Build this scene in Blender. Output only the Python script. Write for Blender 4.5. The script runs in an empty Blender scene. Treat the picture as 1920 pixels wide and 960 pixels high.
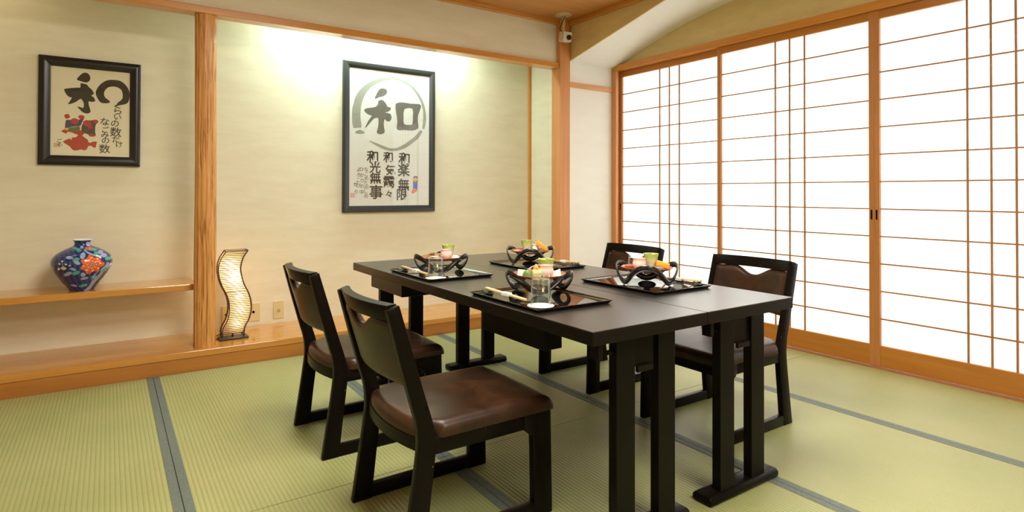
import bpy, bmesh, math, random
from mathutils import Vector, Matrix
random.seed(7)
sc = bpy.context.scene
COL = sc.collection
PI = math.pi

# ------------------------------------------------------------------ camera
YAW, PIT, ROL, FPX, CYP, CAMH = .59996, .0093956, .0024357, 1106.37, 349.91, 1.05
fw = Vector((math.sin(YAW)*math.cos(PIT), math.cos(YAW)*math.cos(PIT), math.sin(PIT)))
rt = Vector((math.cos(YAW), -math.sin(YAW), 0)); up = rt.cross(fw)
c_, s_ = math.cos(ROL), math.sin(ROL)
rt2 = c_*rt + s_*up; up2 = -s_*rt + c_*up
cam_d = bpy.data.cameras.new('camera')
cam = bpy.data.objects.new('camera', cam_d); COL.objects.link(cam)
M = Matrix.Identity(4)
for i in range(3):
    M[i][0], M[i][1], M[i][2] = rt2[i], up2[i], -fw[i]
M[0][3], M[1][3], M[2][3] = 0, 0, CAMH
cam.matrix_world = M
cam_d.sensor_width = 36; cam_d.lens = FPX/1920*36
cam_d.shift_y = -(480-CYP)/1920
cam_d.clip_start = .02
sc.camera = cam

# ------------------------------------------------------------------ view, world, lights
sc.view_settings.view_transform = 'Standard'
sc.view_settings.look = 'None'
sc.view_settings.gamma = 1
sc.view_settings.use_curve_mapping = False
sc.view_settings.exposure = 0.22
w = bpy.data.worlds.new('world'); sc.world = w; w.use_nodes = True
bg = w.node_tree.nodes['Background']; bg.inputs[0].default_value = (.93, .97, 1, 1); bg.inputs[1].default_value = .9

def area(name, loc, size, power, color, direction, shape='RECTANGLE'):
    d = bpy.data.lights.new(name, 'AREA'); d.shape = shape
    d.size = size[0]; d.size_y = size[1]; d.energy = power; d.color = color
    o = bpy.data.objects.new(name, d); COL.objects.link(o); o.location = loc
    o.rotation_euler = Vector(direction).to_track_quat('-Z', 'Y').to_euler()
    return o
area('daylight_outside', (5.3, 2.35, 1.45), (3.4, 1.9), 185, (1, 1, 1), (-1, 0, -.02))
area('ceiling_lamp_light', (.95, 1.5, 2.47), (1.1, 1.1), 69, (1, .955, .86), (0, 0, -1))
area('ceiling_lamp_light', (1.4, -.4, 2.47), (1.1, 1.1), 52, (1, .955, .86), (0, 0, -1))
area('alcove_tube_light', (1.72, 4.20, 2.37), (1.3, .06), 25, (.70, .98, .98), (0, .25, -1))
area('alcove_tube_light', (-.9, 4.21, 2.36), (.9, .04), 1.5, (1, .86, .62), (0, .2, -1))

# ------------------------------------------------------------------ materials
def nmat(name):
    m = bpy.data.materials.new(name); m.use_nodes = True
    nt = m.node_tree; return m, nt, nt.nodes['Principled BSDF']
def N(nt, t, **kw):
    n = nt.nodes.new(t)
    for k, v in kw.items(): setattr(n, k, v)
    return n
def ramp(nt, fac, stops):
    r = N(nt, 'ShaderNodeValToRGB'); e = r.color_ramp.elements
    while len(e) < len(stops): e.new(.5)
    for i, (p, c) in enumerate(stops):
        e[i].position = p; e[i].color = (*c, 1)
    nt.links.new(fac, r.inputs[0]); return r.outputs[0]
def coords(nt, scale, out='Object', rot=(0, 0, 0)):
    t = N(nt, 'ShaderNodeTexCoord'); m = N(nt, 'ShaderNodeMapping')
    m.inputs['Scale'].default_value = scale; m.inputs['Rotation'].default_value = rot
    nt.links.new(t.outputs[out], m.inputs[0]); return m.outputs[0]
def noise(nt, vec, scale, detail=3, rough=.5, dist=0):
    n = N(nt, 'ShaderNodeTexNoise'); n.inputs['Scale'].default_value = scale
    n.inputs['Detail'].default_value = detail; n.inputs['Roughness'].default_value = rough
    n.inputs['Distortion'].default_value = dist
    nt.links.new(vec, n.inputs['Vector']); return n.outputs['Fac']
def bump(nt, h, bs, strength, dist=.002):
    b = N(nt, 'ShaderNodeBump'); b.inputs['Strength'].default_value = strength
    b.inputs['Distance'].default_value = dist
    nt.links.new(h, b.inputs['Height']); nt.links.new(b.outputs[0], bs.inputs['Normal'])
def plain(name, col, rough=.5, metal=0, coat=0, ior=1.5):
    m, nt, b = nmat(name)
    b.inputs['Base Color'].default_value = (*col, 1); b.inputs['Roughness'].default_value = rough
    b.inputs['Metallic'].default_value = metal; b.inputs['Coat Weight'].default_value = coat
    b.inputs['IOR'].default_value = ior
    nz = noise(nt, coords(nt, (1, 1, 1)), 60, 2); bump(nt, nz, b, .04, .001)
    return m
def wood(name, c1, c2, axis, rough=.3, scale=1, bstr=.15, coat=.0):
    m, nt, b = nmat(name)
    s = [26*scale]*3; s[axis] = 1.6*scale
    v = coords(nt, s)
    n1 = noise(nt, v, 1.0, 5, .6, .6)
    s2 = [9*scale]*3; s2[axis] = .5*scale
    n2 = noise(nt, coords(nt, s2), 1.0, 2, .5, 1.2)
    mx = N(nt, 'ShaderNodeMath', operation='ADD'); nt.links.new(n1, mx.inputs[0]); nt.links.new(n2, mx.inputs[1])
    dv = N(nt, 'ShaderNodeMath', operation='MULTIPLY'); nt.links.new(mx.outputs[0], dv.inputs[0]); dv.inputs[1].default_value = .5
    c = ramp(nt, dv.outputs[0], [(.32, c2), (.5, tuple((a+d)/2 for a, d in zip(c1, c2))), (.66, c1)])
    nt.links.new(c, b.inputs['Base Color']); b.inputs['Roughness'].default_value = rough
    b.inputs['Coat Weight'].default_value = coat; b.inputs['Coat Roughness'].default_value = .12
    bump(nt, n1, b, bstr, .001)
    return m
OR1, OR2 = (.70, .30, .055), (.52, .195, .026)
m_wx = wood('orange_wood_x', OR1, OR2, 0, .28, coat=.3)
m_wy = wood('orange_wood_y', OR1, OR2, 1, .35)
m_wz = wood('orange_wood_z', OR1, OR2, 2, .35)
m_pink = wood('pinkish_wood', (.78, .40, .19), (.62, .27, .11), 0, .45)
m_pinkz = wood('pinkish_wood_upright', (.74, .34, .13), (.58, .23, .07), 2, .4)
m_board = wood('alcove_board_wood', (.63, .285, .052), (.53, .215, .033), 0, .12, 1.2, .03, .5)
m_fascia = wood('fascia_wood', (.50, .20, .035), (.36, .125, .018), 0, .4)
m_doorz = wood('shoji_wood_upright', (.58, .25, .075), (.42, .155, .035), 2, .4)
m_doory = wood('shoji_wood_level', (.55, .225, .035), (.40, .145, .016), 1, .38)
m_kumiko = wood('lattice_wood', (.42, .20, .07), (.32, .135, .04), 1, .5)
m_ceil = wood('ceiling_plywood', (.58, .27, .075), (.47, .20, .05), 0, .5, .7)
# log post with carved ripples
m_log, nt, b = nmat('log_wood')
v = coords(nt, (62, 62, 2.6)); n1 = noise(nt, v, 1.2, 4, .6, 1.4)
c = ramp(nt, n1, [(.36, (.30, .10, .016)), (.46, (.62, .275, .065)), (.62, (.72, .345, .10))])
nt.links.new(c, b.inputs['Base Color']); b.inputs['Roughness'].default_value = .35; bump(nt, n1, b, .5, .006)

def wallmat(name, c1, c2):
    m, nt, b = nmat(name)
    n0 = noise(nt, coords(nt, (1.2, 1.2, 5)), 3.0, 4, .6, .4)
    # short paper fibres: thin curved contour lines of a low noise
    f1 = noise(nt, coords(nt, (5, 5, 13), rot=(0, .35, 0)), 3.2, 1, .5, 1.0)
    a = N(nt, 'ShaderNodeMath', operation='SUBTRACT'); nt.links.new(f1, a.inputs[0]); a.inputs[1].default_value = .52
    ab = N(nt, 'ShaderNodeMath', operation='ABSOLUTE'); nt.links.new(a.outputs[0], ab.inputs[0])
    lt = N(nt, 'ShaderNodeMath', operation='LESS_THAN'); nt.links.new(ab.outputs[0], lt.inputs[0]); lt.inputs[1].default_value = .0055
    f2 = noise(nt, coords(nt, (1, 1, 1)), 9, 2)
    g2 = N(nt, 'ShaderNodeMath', operation='GREATER_THAN'); nt.links.new(f2, g2.inputs[0]); g2.inputs[1].default_value = .54
    ml = N(nt, 'ShaderNodeMath', operation='MULTIPLY'); nt.links.new(lt.outputs[0], ml.inputs[0]); nt.links.new(g2.outputs[0], ml.inputs[1])
    m2 = N(nt, 'ShaderNodeMath', operation='MULTIPLY'); nt.links.new(ml.outputs[0], m2.inputs[0]); m2.inputs[1].default_value = .22
    cc = ramp(nt, n0, [(.3, c2), (.7, c1)])
    mx = N(nt, 'ShaderNodeMix', data_type='RGBA'); nt.links.new(m2.outputs[0], mx.inputs[0])
    nt.links.new(cc, mx.inputs[6]); mx.inputs[7].default_value = (.92, .84, .62, 1)
    nt.links.new(mx.outputs[2], b.inputs['Base Color']); b.inputs['Roughness'].default_value = .85
    b.inputs['Specular IOR Level'].default_value = .2
    bump(nt, n0, b, .1, .002)
    return m
m_wall = wallmat('fibre_wallpaper', (.80, .735, .56), (.735, .66, .48))
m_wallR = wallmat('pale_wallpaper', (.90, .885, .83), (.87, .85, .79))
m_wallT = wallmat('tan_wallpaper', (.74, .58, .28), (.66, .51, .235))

# tatami
m_tatami, nt, b = nmat('tatami_rush')
tc = N(nt, 'ShaderNodeTexCoord'); sp = N(nt, 'ShaderNodeSeparateXYZ'); nt.links.new(tc.outputs['Object'], sp.inputs[0])
mu = N(nt, 'ShaderNodeMath', operation='MULTIPLY'); nt.links.new(sp.outputs[0], mu.inputs[0]); mu.inputs[1].default_value = 2*PI/.0155
sn = N(nt, 'ShaderNodeMath', operation='SINE'); nt.links.new(mu.outputs[0], sn.inputs[0])
h = N(nt, 'ShaderNodeMath', operation='MULTIPLY_ADD'); nt.links.new(sn.outputs[0], h.inputs[0]); h.inputs[1].default_value = .5; h.inputs[2].default_value = .5
pw = N(nt, 'ShaderNodeMath', operation='POWER'); nt.links.new(h.outputs[0], pw.inputs[0]); pw.inputs[1].default_value = .45
fib = noise(nt, coords(nt, (14, 420, 1)), 1.0, 2)
pat = noise(nt, coords(nt, (1, 1, 1)), 2.3, 3)
c0 = ramp(nt, pat, [(.3, (.36, .39, .150)), (.7, (.425, .43, .185))])
mx = N(nt, 'ShaderNodeMix', data_type='RGBA', blend_type='MULTIPLY'); mx.inputs[0].default_value = 1
rc = ramp(nt, pw.outputs[0], [(0, (.74, .70, .62)), (.5, (.97, .96, .94)), (1, (1.0, 1.0, 1.0))])
nt.links.new(c0, mx.inputs[6]); nt.links.new(rc, mx.inputs[7])
mx2 = N(nt, 'ShaderNodeMix', data_type='RGBA', blend_type='MULTIPLY'); mx2.inputs[0].default_value = .35
fc = ramp(nt, fib, [(.3, (.75, .75, .7)), (.7, (1, 1, 1))])
nt.links.new(mx.outputs[2], mx2.inputs[6]); nt.links.new(fc, mx2.inputs[7])
nt.links.new(mx2.outputs[2], b.inputs['Base Color']); b.inputs['Roughness'].default_value = .42
b.inputs['Specular IOR Level'].default_value = .75
bump(nt, pw.outputs[0], b, .5, .0020)
# cloth border
m_heri, nt, b = nmat('border_cloth')
ck = N(nt, 'ShaderNodeTexChecker'); ck.inputs['Scale'].default_value = 240
nt.links.new(coords(nt, (1, 1, 1)), ck.inputs['Vector'])
hz = noise(nt, coords(nt, (1, 1, 1)), 90, 2)
cc = ramp(nt, hz, [(.3, (.115, .145, .125)), (.7, (.165, .195, .17))])
nt.links.new(cc, b.inputs['Base Color']); b.inputs['Roughness'].default_value = .55; bump(nt, ck.outputs['Fac'], b, .2, .0006)

m_black = plain('black_stained_wood', (.0065, .0046, .0036), .30)
m_black_edge = plain('dark_edge_band', (.010, .0075, .006), .34)
for _m in (m_black, m_black_edge): _m.node_tree.nodes['Principled BSDF'].inputs['Specular IOR Level'].default_value = .09
# chair frame: black stain with a few worn chips
m_chair, nt, b = nmat('chair_black_wood')
n1 = noise(nt, coords(nt, (1, 1, 1)), 70, 3, .7)
n2 = noise(nt, coords(nt, (1, 1, .6)), 9, 2)
cA = N(nt, 'ShaderNodeMath', operation='MULTIPLY'); nt.links.new(n1, cA.inputs[0]); nt.links.new(n2, cA.inputs[1])
cc = ramp(nt, cA.outputs[0], [(.0, (.0055, .0036, .0026)), (.480, (.0065, .0042, .003)), (.50, (.16, .12, .08))])
nt.links.new(cc, b.inputs['Base Color']); b.inputs['Roughness'].default_value = .30; b.inputs['Specular IOR Level'].default_value = .09
# table top: dark grained laminate
m_top, nt, b = nmat('table_laminate')
n1 = noise(nt, coords(nt, (1, 1, 1)), 300, 3, .6)
cc = ramp(nt, n1, [(.35, (.006, .005, .0045)), (.65, (.017, .0135, .0115))])
nt.links.new(cc, b.inputs['Base Color']); b.inputs['Roughness'].default_value = .27
b.inputs['Specular IOR Level'].default_value = 1.0
b.inputs['Coat Weight'].default_value = .5; b.inputs['Coat Roughness'].default_value = .30
bump(nt, n1, b, .55, .0008)
# leather
m_leather, nt, b = nmat('brown_leather')
n1 = noise(nt, coords(nt, (1, 1, 1)), 7, 4, .65, .8); n2 = noise(nt, coords(nt, (1, 1, 1)), 160, 3)
cc = ramp(nt, n1, [(.3, (.014, .0058, .0026)), (.5, (.031, .0122, .0048)), (.72, (.058, .024, .0085))])
nt.links.new(cc, b.inputs['Base Color']); b.inputs['Roughness'].default_value = .34; b.inputs['Specular IOR Level'].default_value = .30; bump(nt, n2, b, .12, .0008)
m_lacq = plain('black_lacquer', (.006, .005, .006), .03, ior=2.8)
m_lacq.node_tree.nodes['Principled BSDF'].inputs['Coat Weight'].default_value = .0
for l in list(m_lacq.node_tree.links):
    if l.to_socket.name == 'Normal': m_lacq.node_tree.links.remove(l)
m_lacq2 = plain('black_lacquer_wood', (.010, .007, .007), .16, coat=.4)
m_plate = wood('red_lacquer_plate', (.36, .105, .045), (.27, .07, .03), 0, .22, 2)
m_pic1f = plain('dark_picture_frame', (.010, .007, .007), .30)
m_pic2f = plain('grey_picture_frame', (.040, .042, .042), .30, metal=.3)
m_paper1 = plain('cream_art_paper', (.86, .80, .58), .8)
m_paper2 = plain('pale_art_paper', (.80, .80, .74), .8)
m_ink = plain('black_ink', (.035, .028, .015), .7)
m_ink2 = plain('grey_ink', (.175, .165, .135), .7)
m_ink3 = plain('washed_ink', (.36, .36, .30), .8)
m_ink4 = plain('small_black_ink', (.055, .05, .04), .7)
m_red = plain('red_paint', (.50, .045, .02), .7)
m_purple = plain('purple_paint', (.085, .055, .12), .7)
m_green = plain('green_paint', (.13, .19, .03), .7)
m_yellow = plain('yellow_paint', (.85, .50, .03), .7)
m_dkpaint = plain('dark_brown_paint', (.10, .055, .045), .7)
m_blue = plain('blue_paint', (.10, .16, .55), .7)
m_seal = plain('seal_red', (.75, .22, .16), .7)
m_brass = plain('cream_metal', (.62, .52, .30), .35, metal=.35)
m_switch = plain('cream_plastic', (.70, .58, .30), .35)
m_darkhole = plain('dark_hole', (.006, .004, .003), .7)
m_darkhole.node_tree.nodes['Principled BSDF'].inputs['Specular IOR Level'].default_value = .05
m_white = plain('white_paper_sheet', (.86, .86, .80), .7)
m_iron = plain('dark_iron', (.03, .022, .018), .4)
m_rattan = plain('dark_rattan', (.075, .028, .014), .5)
m_lens = plain('lens_glass', (.01, .01, .015), .05)
m_camb = plain('camera_body', (.66, .58, .42), .4)
m_chop = wood('chopstick_wood', (.80, .56, .28), (.70, .46, .22), 0, .6, 3)
m_rest = plain('green_glaze', (.025, .05, .018), .15, coat=.5)
m_orange = plain('orange_cake', (.90, .38, .03), .45)
m_egg = plain('yellow_jelly', (.78, .70, .25), .3)
m_leaf = plain('green_leaf', (.10, .19, .035), .45)
m_leafb = plain('brown_crisp', (.30, .13, .03), .6)
m_carrot = plain('orange_garnish', (.85, .33, .08), .5)
m_meat = plain('red_slice', (.36, .07, .04), .35)
m_shrimp = plain('pink_shrimp', (.75, .35, .24), .4)
m_cream = plain('cream_food', (.82, .76, .58), .45)
m_floorbase = plain('floor_underlay', (.05, .04, .03), .9)
m_lampbody = plain('lamp_diffuser_body', (.8, .8, .78), .6)

def glassmat(name, tint=(1, 1, 1), refl=1.0, rough=.0):
    m = bpy.data.materials.new(name); m.use_nodes = True; nt = m.node_tree
    nt.nodes.remove(nt.nodes['Principled BSDF']); out = nt.nodes['Material Output']
    t = N(nt, 'ShaderNodeBsdfTransparent'); t.inputs[0].default_value = (*tint, 1)
    g = N(nt, 'ShaderNodeBsdfGlossy'); g.inputs['Roughness'].default_value = rough
    f = N(nt, 'ShaderNodeLayerWeight'); f.inputs[0].default_value = .5
    pw = N(nt, 'ShaderNodeMath', operation='POWER'); nt.links.new(f.outputs['Facing'], pw.inputs[0]); pw.inputs[1].default_value = 4.0
    mu = N(nt, 'ShaderNodeMath', operation='MULTIPLY_ADD'); nt.links.new(pw.outputs[0], mu.inputs[0]); mu.inputs[1].default_value = .8*refl; mu.inputs[2].default_value = .045
    x = N(nt, 'ShaderNodeMixShader'); nt.links.new(mu.outputs[0], x.inputs[0])
    nt.links.new(t.outputs[0], x.inputs[1]); nt.links.new(g.outputs[0], x.inputs[2]); nt.links.new(x.outputs[0], out.inputs[0])
    return m
m_pane = glassmat('picture_glazing', refl=.8)
m_glass = glassmat('tumbler_glass', (.97, .98, .975), 2.2)

def papermat(name, col, trans):
    m = bpy.data.materials.new(name); m.use_nodes = True; nt = m.node_tree
    nt.nodes.remove(nt.nodes['Principled BSDF']); out = nt.nodes['Material Output']
    d = N(nt, 'ShaderNodeBsdfDiffuse'); d.inputs[0].default_value = (*col, 1)
    t = N(nt, 'ShaderNodeBsdfTranslucent'); t.inputs[0].default_value = (*col, 1)
    n1 = noise(nt, coords(nt, (1, 1, 1)), 5, 3)
    c = ramp(nt, n1, [(.3, tuple(v*.97 for v in col)), (.7, col)])
    nt.links.new(c, d.inputs[0]); nt.links.new(c, t.inputs[0])
    x = N(nt, 'ShaderNodeMixShader'); x.inputs[0].default_value = trans
    nt.links.new(d.outputs[0], x.inputs[1]); nt.links.new(t.outputs[0], x.inputs[2]); nt.links.new(x.outputs[0], out.inputs[0])
    return m
m_shoji = papermat('shoji_paper', (.95, .95, .93), .55)
m_liner = papermat('lamp_liner_paper', (.95, .80, .55), .6)
def emis(name, col, s):
    m = bpy.data.materials.new(name); m.use_nodes = True; nt = m.node_tree
    nt.nodes.remove(nt.nodes['Principled BSDF']); e = N(nt, 'ShaderNodeEmission')
    e.inputs[0].default_value = (*col, 1); e.inputs[1].default_value = s
    nt.links.new(e.outputs[0], nt.nodes['Material Output'].inputs[0]); return m
m_bulb = emis('bulb_glow', (1, .80, .50), 14)
m_tube = emis('tube_glow', (.85, 1, .95), 6)
m_ceillamp = emis('ceiling_lamp_glow', (1, .9, .75), 3)

# gradient porcelain cups
def cupmat(name, lo, hi, z0, z1):
    m, nt, b = nmat(name)
    tc = N(nt, 'ShaderNodeTexCoord'); sp = N(nt, 'ShaderNodeSeparateXYZ'); nt.links.new(tc.outputs['Object'], sp.inputs[0])
    nz = noise(nt, coords(nt, (60, 60, 5)), 1, 2)
    mr = N(nt, 'ShaderNodeMapRange'); mr.inputs[1].default_value = z0; mr.inputs[2].default_value = z1
    nt.links.new(sp.outputs[2], mr.inputs[0])
    ad = N(nt, 'ShaderNodeMath', operation='MULTIPLY_ADD'); nt.links.new(nz, ad.inputs[0]); ad.inputs[1].default_value = .5; nt.links.new(mr.outputs[0], ad.inputs[2])
    c = ramp(nt, ad.outputs[0], [(.60, lo), (1.0, hi)])
    nt.links.new(c, b.inputs['Base Color']); b.inputs['Roughness'].default_value = .12
    b.inputs['Subsurface Weight'].default_value = .0
    return m
m_gcup = cupmat('green_glazed_porcelain', (.74, .80, .60), (.47, .60, .14), .0, .062)
m_pcup = cupmat('pink_frosted_glass', (.88, .68, .60), (.86, .56, .48), .0, .045)

# ------------------------------------------------------------------ mesh helpers
class MB:
    def __init__(s): s.v = []; s.f = []
    def add(s, vs, fs):
        o = len(s.v); s.v += [tuple(v) for v in vs]; s.f += [tuple(i+o for i in f) for f in fs]; return s
    def box(s, x0, y0, z0, x1, y1, z1, bev=0):
        if bev:
            bm = bmesh.new(); bmesh.ops.create_cube(bm, size=1)
            for v in bm.verts:
                v.co = Vector(((x0+x1)/2+v.co.x*(x1-x0), (y0+y1)/2+v.co.y*(y1-y0), (z0+z1)/2+v.co.z*(z1-z0)))
            bmesh.ops.bevel(bm, geom=bm.edges[:], offset=bev, segments=2, affect='EDGES', profile=.5)
            s.bm(bm); return s
        v = [(x, y, z) for z in (z0, z1) for y in (y0, y1) for x in (x0, x1)]
        return s.add(v, [(0, 2, 3, 1), (4, 5, 7, 6), (0, 1, 5, 4), (2, 6, 7, 3), (0, 4, 6, 2), (1, 3, 7, 5)])
    def bm(s, bm):
        bm.verts.index_update()
        s.add([v.co[:] for v in bm.verts], [[v.index for v in f.verts] for f in bm.faces]); bm.free(); return s
    def tube(s, pts, r, n=8, closed=False):
        pts = [Vector(p) for p in pts]; L = len(pts); rr = r if isinstance(r, (list, tuple)) else [r]*L
        base = None; rings = []
        for i, p in enumerate(pts):
            a = pts[(i-1) % L] if (closed or i > 0) else p; c = pts[(i+1) % L] if (closed or i < L-1) else p
            t = (c-a).normalized()
            if base is None: base = t.orthogonal().normalized()
            base = (base - t*base.dot(t)).normalized(); b2 = t.cross(base)
            rings.append([p+rr[i]*(math.cos(2*PI*k/n)*base+math.sin(2*PI*k/n)*b2) for k in range(n)])
        vs = [v for R in rings for v in R]; fs = []
        for i in range(L if closed else L-1):
            j = (i+1) % L
            for k in range(n):
                fs.append((i*n+k, i*n+(k+1) % n, j*n+(k+1) % n, j*n+k))
        if not closed: fs += [tuple(range(n))[::-1], tuple(range((L-1)*n, L*n))]
        return s.add(vs, fs)
    def lathe(s, prof, n=48, cx=0, cy=0):
        vs = [(cx+r*math.cos(2*PI*k/n), cy+r*math.sin(2*PI*k/n), z) for r, z in prof for k in range(n)]
        fs = []
        for i in range(len(prof)-1):
            for k in range(n): fs.append((i*n+k, i*n+(k+1) % n, (i+1)*n+(k+1) % n, (i+1)*n+k))
        fs += [tuple(range(n))[::-1], tuple(range((len(prof)-1)*n, len(prof)*n))]
        return s.add(vs, fs)
    def prism(s, poly, axis, a0, a1):
        """poly: 2D points in the plane of the two other axes (ordered), extruded along axis"""
        def mk(p, a):
            q = [p[0], p[1]]; q.insert(axis, a); return tuple(q)
        n = len(poly)
        vs = [mk(p, a0) for p in poly]+[mk(p, a1) for p in poly]
        fs = [(i, (i+1) % n, n+(i+1) % n, n+i) for i in range(n)]
        o = len(s.v); s.add(vs, fs)
        s.f.append(tuple(o+i for i in range(n))[::-1]); s.f.append(tuple(o+n+i for i in range(n))); return s
    def build(s, name, mat, parent=None, smooth=False, bevel=0, loc=None, angle=35):
        me = bpy.data.meshes.new(name); me.from_pydata(s.v, [], s.f); me.update()
        bm = bmesh.new(); bm.from_mesh(me); bmesh.ops.recalc_face_normals(bm, faces=bm.faces[:])
        if bevel:
            es = [e for e in bm.edges if len(e.link_faces) == 2 and e.calc_face_angle(0) > .5]
            bmesh.ops.bevel(bm, geom=es, offset=bevel, segments=2, affect='EDGES', profile=.5, clamp_overlap=True)
        bm.to_mesh(me); bm.free()
        o = bpy.data.objects.new(name, me); COL.objects.link(o)
        if mat: me.materials.append(mat)
        if smooth or bevel:
            me.polygons.foreach_set('use_smooth', [True]*len(me.polygons))
            try: me.set_sharp_from_angle(angle=math.radians(angle))
            except Exception: pass
        if parent: o.parent = parent
        if loc: o.location = loc
        return o
def tag(o, label, cat, group=None):
    o['label'] = label; o['category'] = cat
    if group: o['group'] = group
    return o
def struct(o, label=None):
    o['kind'] = 'structure'
    if label: o['label'] = label
    return o
def empty(name, loc=(0, 0, 0), rz=0):
    o = bpy.data.objects.new(name, None); COL.objects.link(o); o.location = loc; o.rotation_euler = (0, 0, rz)
    o.empty_display_size = .1; return o
def copy_tree(o, parent=None):
    c = o.copy(); COL.objects.link(c); c.parent = parent
    for ch in list(o.children): copy_tree(ch, c)
    return c
def smoothpoly(pts, n=5, closed=True):
    out = []; L = len(pts); P = [Vector(p) for p in pts]
    rng = range(L) if closed else range(L-1)
    for i in rng:
        if closed: a, b, c, d = P[(i-1) % L], P[i], P[(i+1) % L], P[(i+2) % L]
        else: a, b, c, d = P[max(i-1, 0)], P[i], P[i+1], P[min(i+2, L-1)]
        for k in range(n):
            t = k/n
            out.append(.5*((2*b)+(-a+c)*t+(2*a-5*b+4*c-d)*t*t+(-a+3*b-3*c+d)*t**3))
    if not closed: out.append(P[-1])
    return out
# ================================================================== SETTING
YB, XS = 4.41, 3.84
XL, YR, ZC = -1.9, -2.0, 2.525
floor = struct(MB().box(XL, YR, -.10, 3.95, 3.91, -.055).build('floor', m_floorbase))
colx = [(-1.595, -.69), (-.69, .215), (.215, 1.11), (1.11, 2.02), (2.02, 2.93), (2.93, 3.80)]
mat_id = 0
for (x0, x1) in colx:
    for (y0, y1) in ((.28, 2.09), (2.09, 3.90), (-1.53, .28)):
        dz = random.uniform(-.0006, .0004)
        t = MB().box(x0+.001, y0+.0015, -.05, x1-.001, y1-.0015, dz, .0012).build('tatami_mat', m_tatami, floor)
        last = x1 > 3.5
        for (a, b2) in ((x0+.0012, x0+.031), (x1-.031, x1-.0012)):
            if last and a > 3.7: continue
            MB().box(a, y0+.0016, dz-.002, b2, y1-.0016, dz+.0016, .0007).build('cloth_border', m_heri, t)

struct(MB().box(XL, YB, -.05, 3.34, YB+.1, 2.62).build('wall_back', m_wall))
struct(MB().box(3.22, 4.03, -.05, 3.30, YB, 2.5).build('wall_alcove', m_wall))
struct(MB().box(XL, 3.965, 2.156, 3.175, 4.01, 2.50).build('wall_header', m_wall))
struct(MB().box(3.285, 3.955, -.05, 3.90, 4.03, 2.60).build('wall_corner', m_wallR))
struct(MB().box(XL-.1, YR, -.05, XL, YB+.1, 2.62).build('wall_left', m_wall))
struct(MB().box(XL, YR-.1, -.05, 3.95, YR, 2.62).build('wall_rear', m_wall))
# wall above the shoji
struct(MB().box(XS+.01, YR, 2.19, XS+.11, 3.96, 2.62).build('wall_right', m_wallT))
struct(MB().box(XL, YR, ZC, 3.96, 4.0, ZC+.04).build('ceiling', m_ceil))
struct(MB().box(XL, 4.01, 2.48, 3.3, YB, 2.52).build('ceiling_alcove', m_wall))
# dropped face beside the ceiling and the sloping soffit behind it
XF = 3.298
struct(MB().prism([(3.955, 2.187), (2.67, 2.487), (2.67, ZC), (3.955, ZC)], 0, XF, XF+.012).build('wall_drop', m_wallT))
def soffit_z(y, t):
    a = 2.187+(3.955-y)*.234
    pts = [(3.96, 2.185), (3.84, 2.222), (3.6, 2.302), (3.25, 2.398), (2.95, 2.455), (2.70, 2.49), (2.3, 2.512), (1.9, 2.522), (YR, 2.524)]
    b = pts[-1][1]
    for (ya, za), (yb, zb) in zip(pts, pts[1:]):
        if yb <= y <= ya: b = za+(zb-za)*(ya-y)/(ya-yb); break
    a = min(a, ZC-.002)
    t = t*t*(3-2*t)
    return a+(b-a)*t
ys = [3.955-i*.05 for i in range(40)]+[1.8, 1, 0, YR]
mb = MB(); nx = 13; vs = []
for y in ys:
    for i in range(nx): vs.append((XF+.006+(XS+.012-XF-.006)*i/(nx-1), y, soffit_z(y, i/(nx-1))))
fs = [(i*nx+k, i*nx+k+1, (i+1)*nx+k+1, (i+1)*nx+k) for i in range(len(ys)-1) for k in range(nx-1)]
o = mb.add(vs, fs).build('ceiling_soffit', m_wallR, smooth=True, angle=60); struct(o)
# ceiling trims
struct(MB().box(XL, 3.932, 2.486, 3.175, 3.965, 2.5255, .004).build('trim_1', m_wx))
struct(MB().box(3.262, YR, 2.486, 3.298, 3.92, 2.5255, .004).build('trim_2', m_wy))
# beam over the alcove
struct(MB().box(XL, 3.93, 2.113, 3.176, 4.035, 2.156, .004).build('trim_3', m_wx))
# square corner post
struct(MB().box(3.176, 3.92, -.05, 3.288, 4.035, 2.5255, .004).build('trim_4', m_pinkz))
# pale rail on the corner wall
struct(MB().box(3.288, 3.938, 1.966, 3.812, 3.957, 2.010, .002).build('trim_5', m_pink))
# inner corner strip
struct(MB().box(3.196, 4.39, .118, 3.222, 4.412, 2.49).build('trim_6', m_wz))
# fixed shoji frame: jamb, head, sill
struct(MB().box(3.812, 3.90, 0, 3.845, 3.956, 2.1598, .003).build('trim_7', m_pinkz))
struct(MB().box(3.845, 3.93, 0, 3.93, 3.965, 2.16).build('trim_8', m_doorz))
hd = MB().box(3.812, YR, 2.160, 3.93, 3.956, 2.210, .003)
struct(hd.build('trim_9', m_wy))
sill = struct(MB().box(3.802, YR, -.05, 3.935, 3.96, -.002, .001).build('trim_10', m_doory))
MB().box(3.806, YR, -.0025, 3.818, 3.89, .003, .001).build('guide_strip', m_kumiko, sill)

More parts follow.
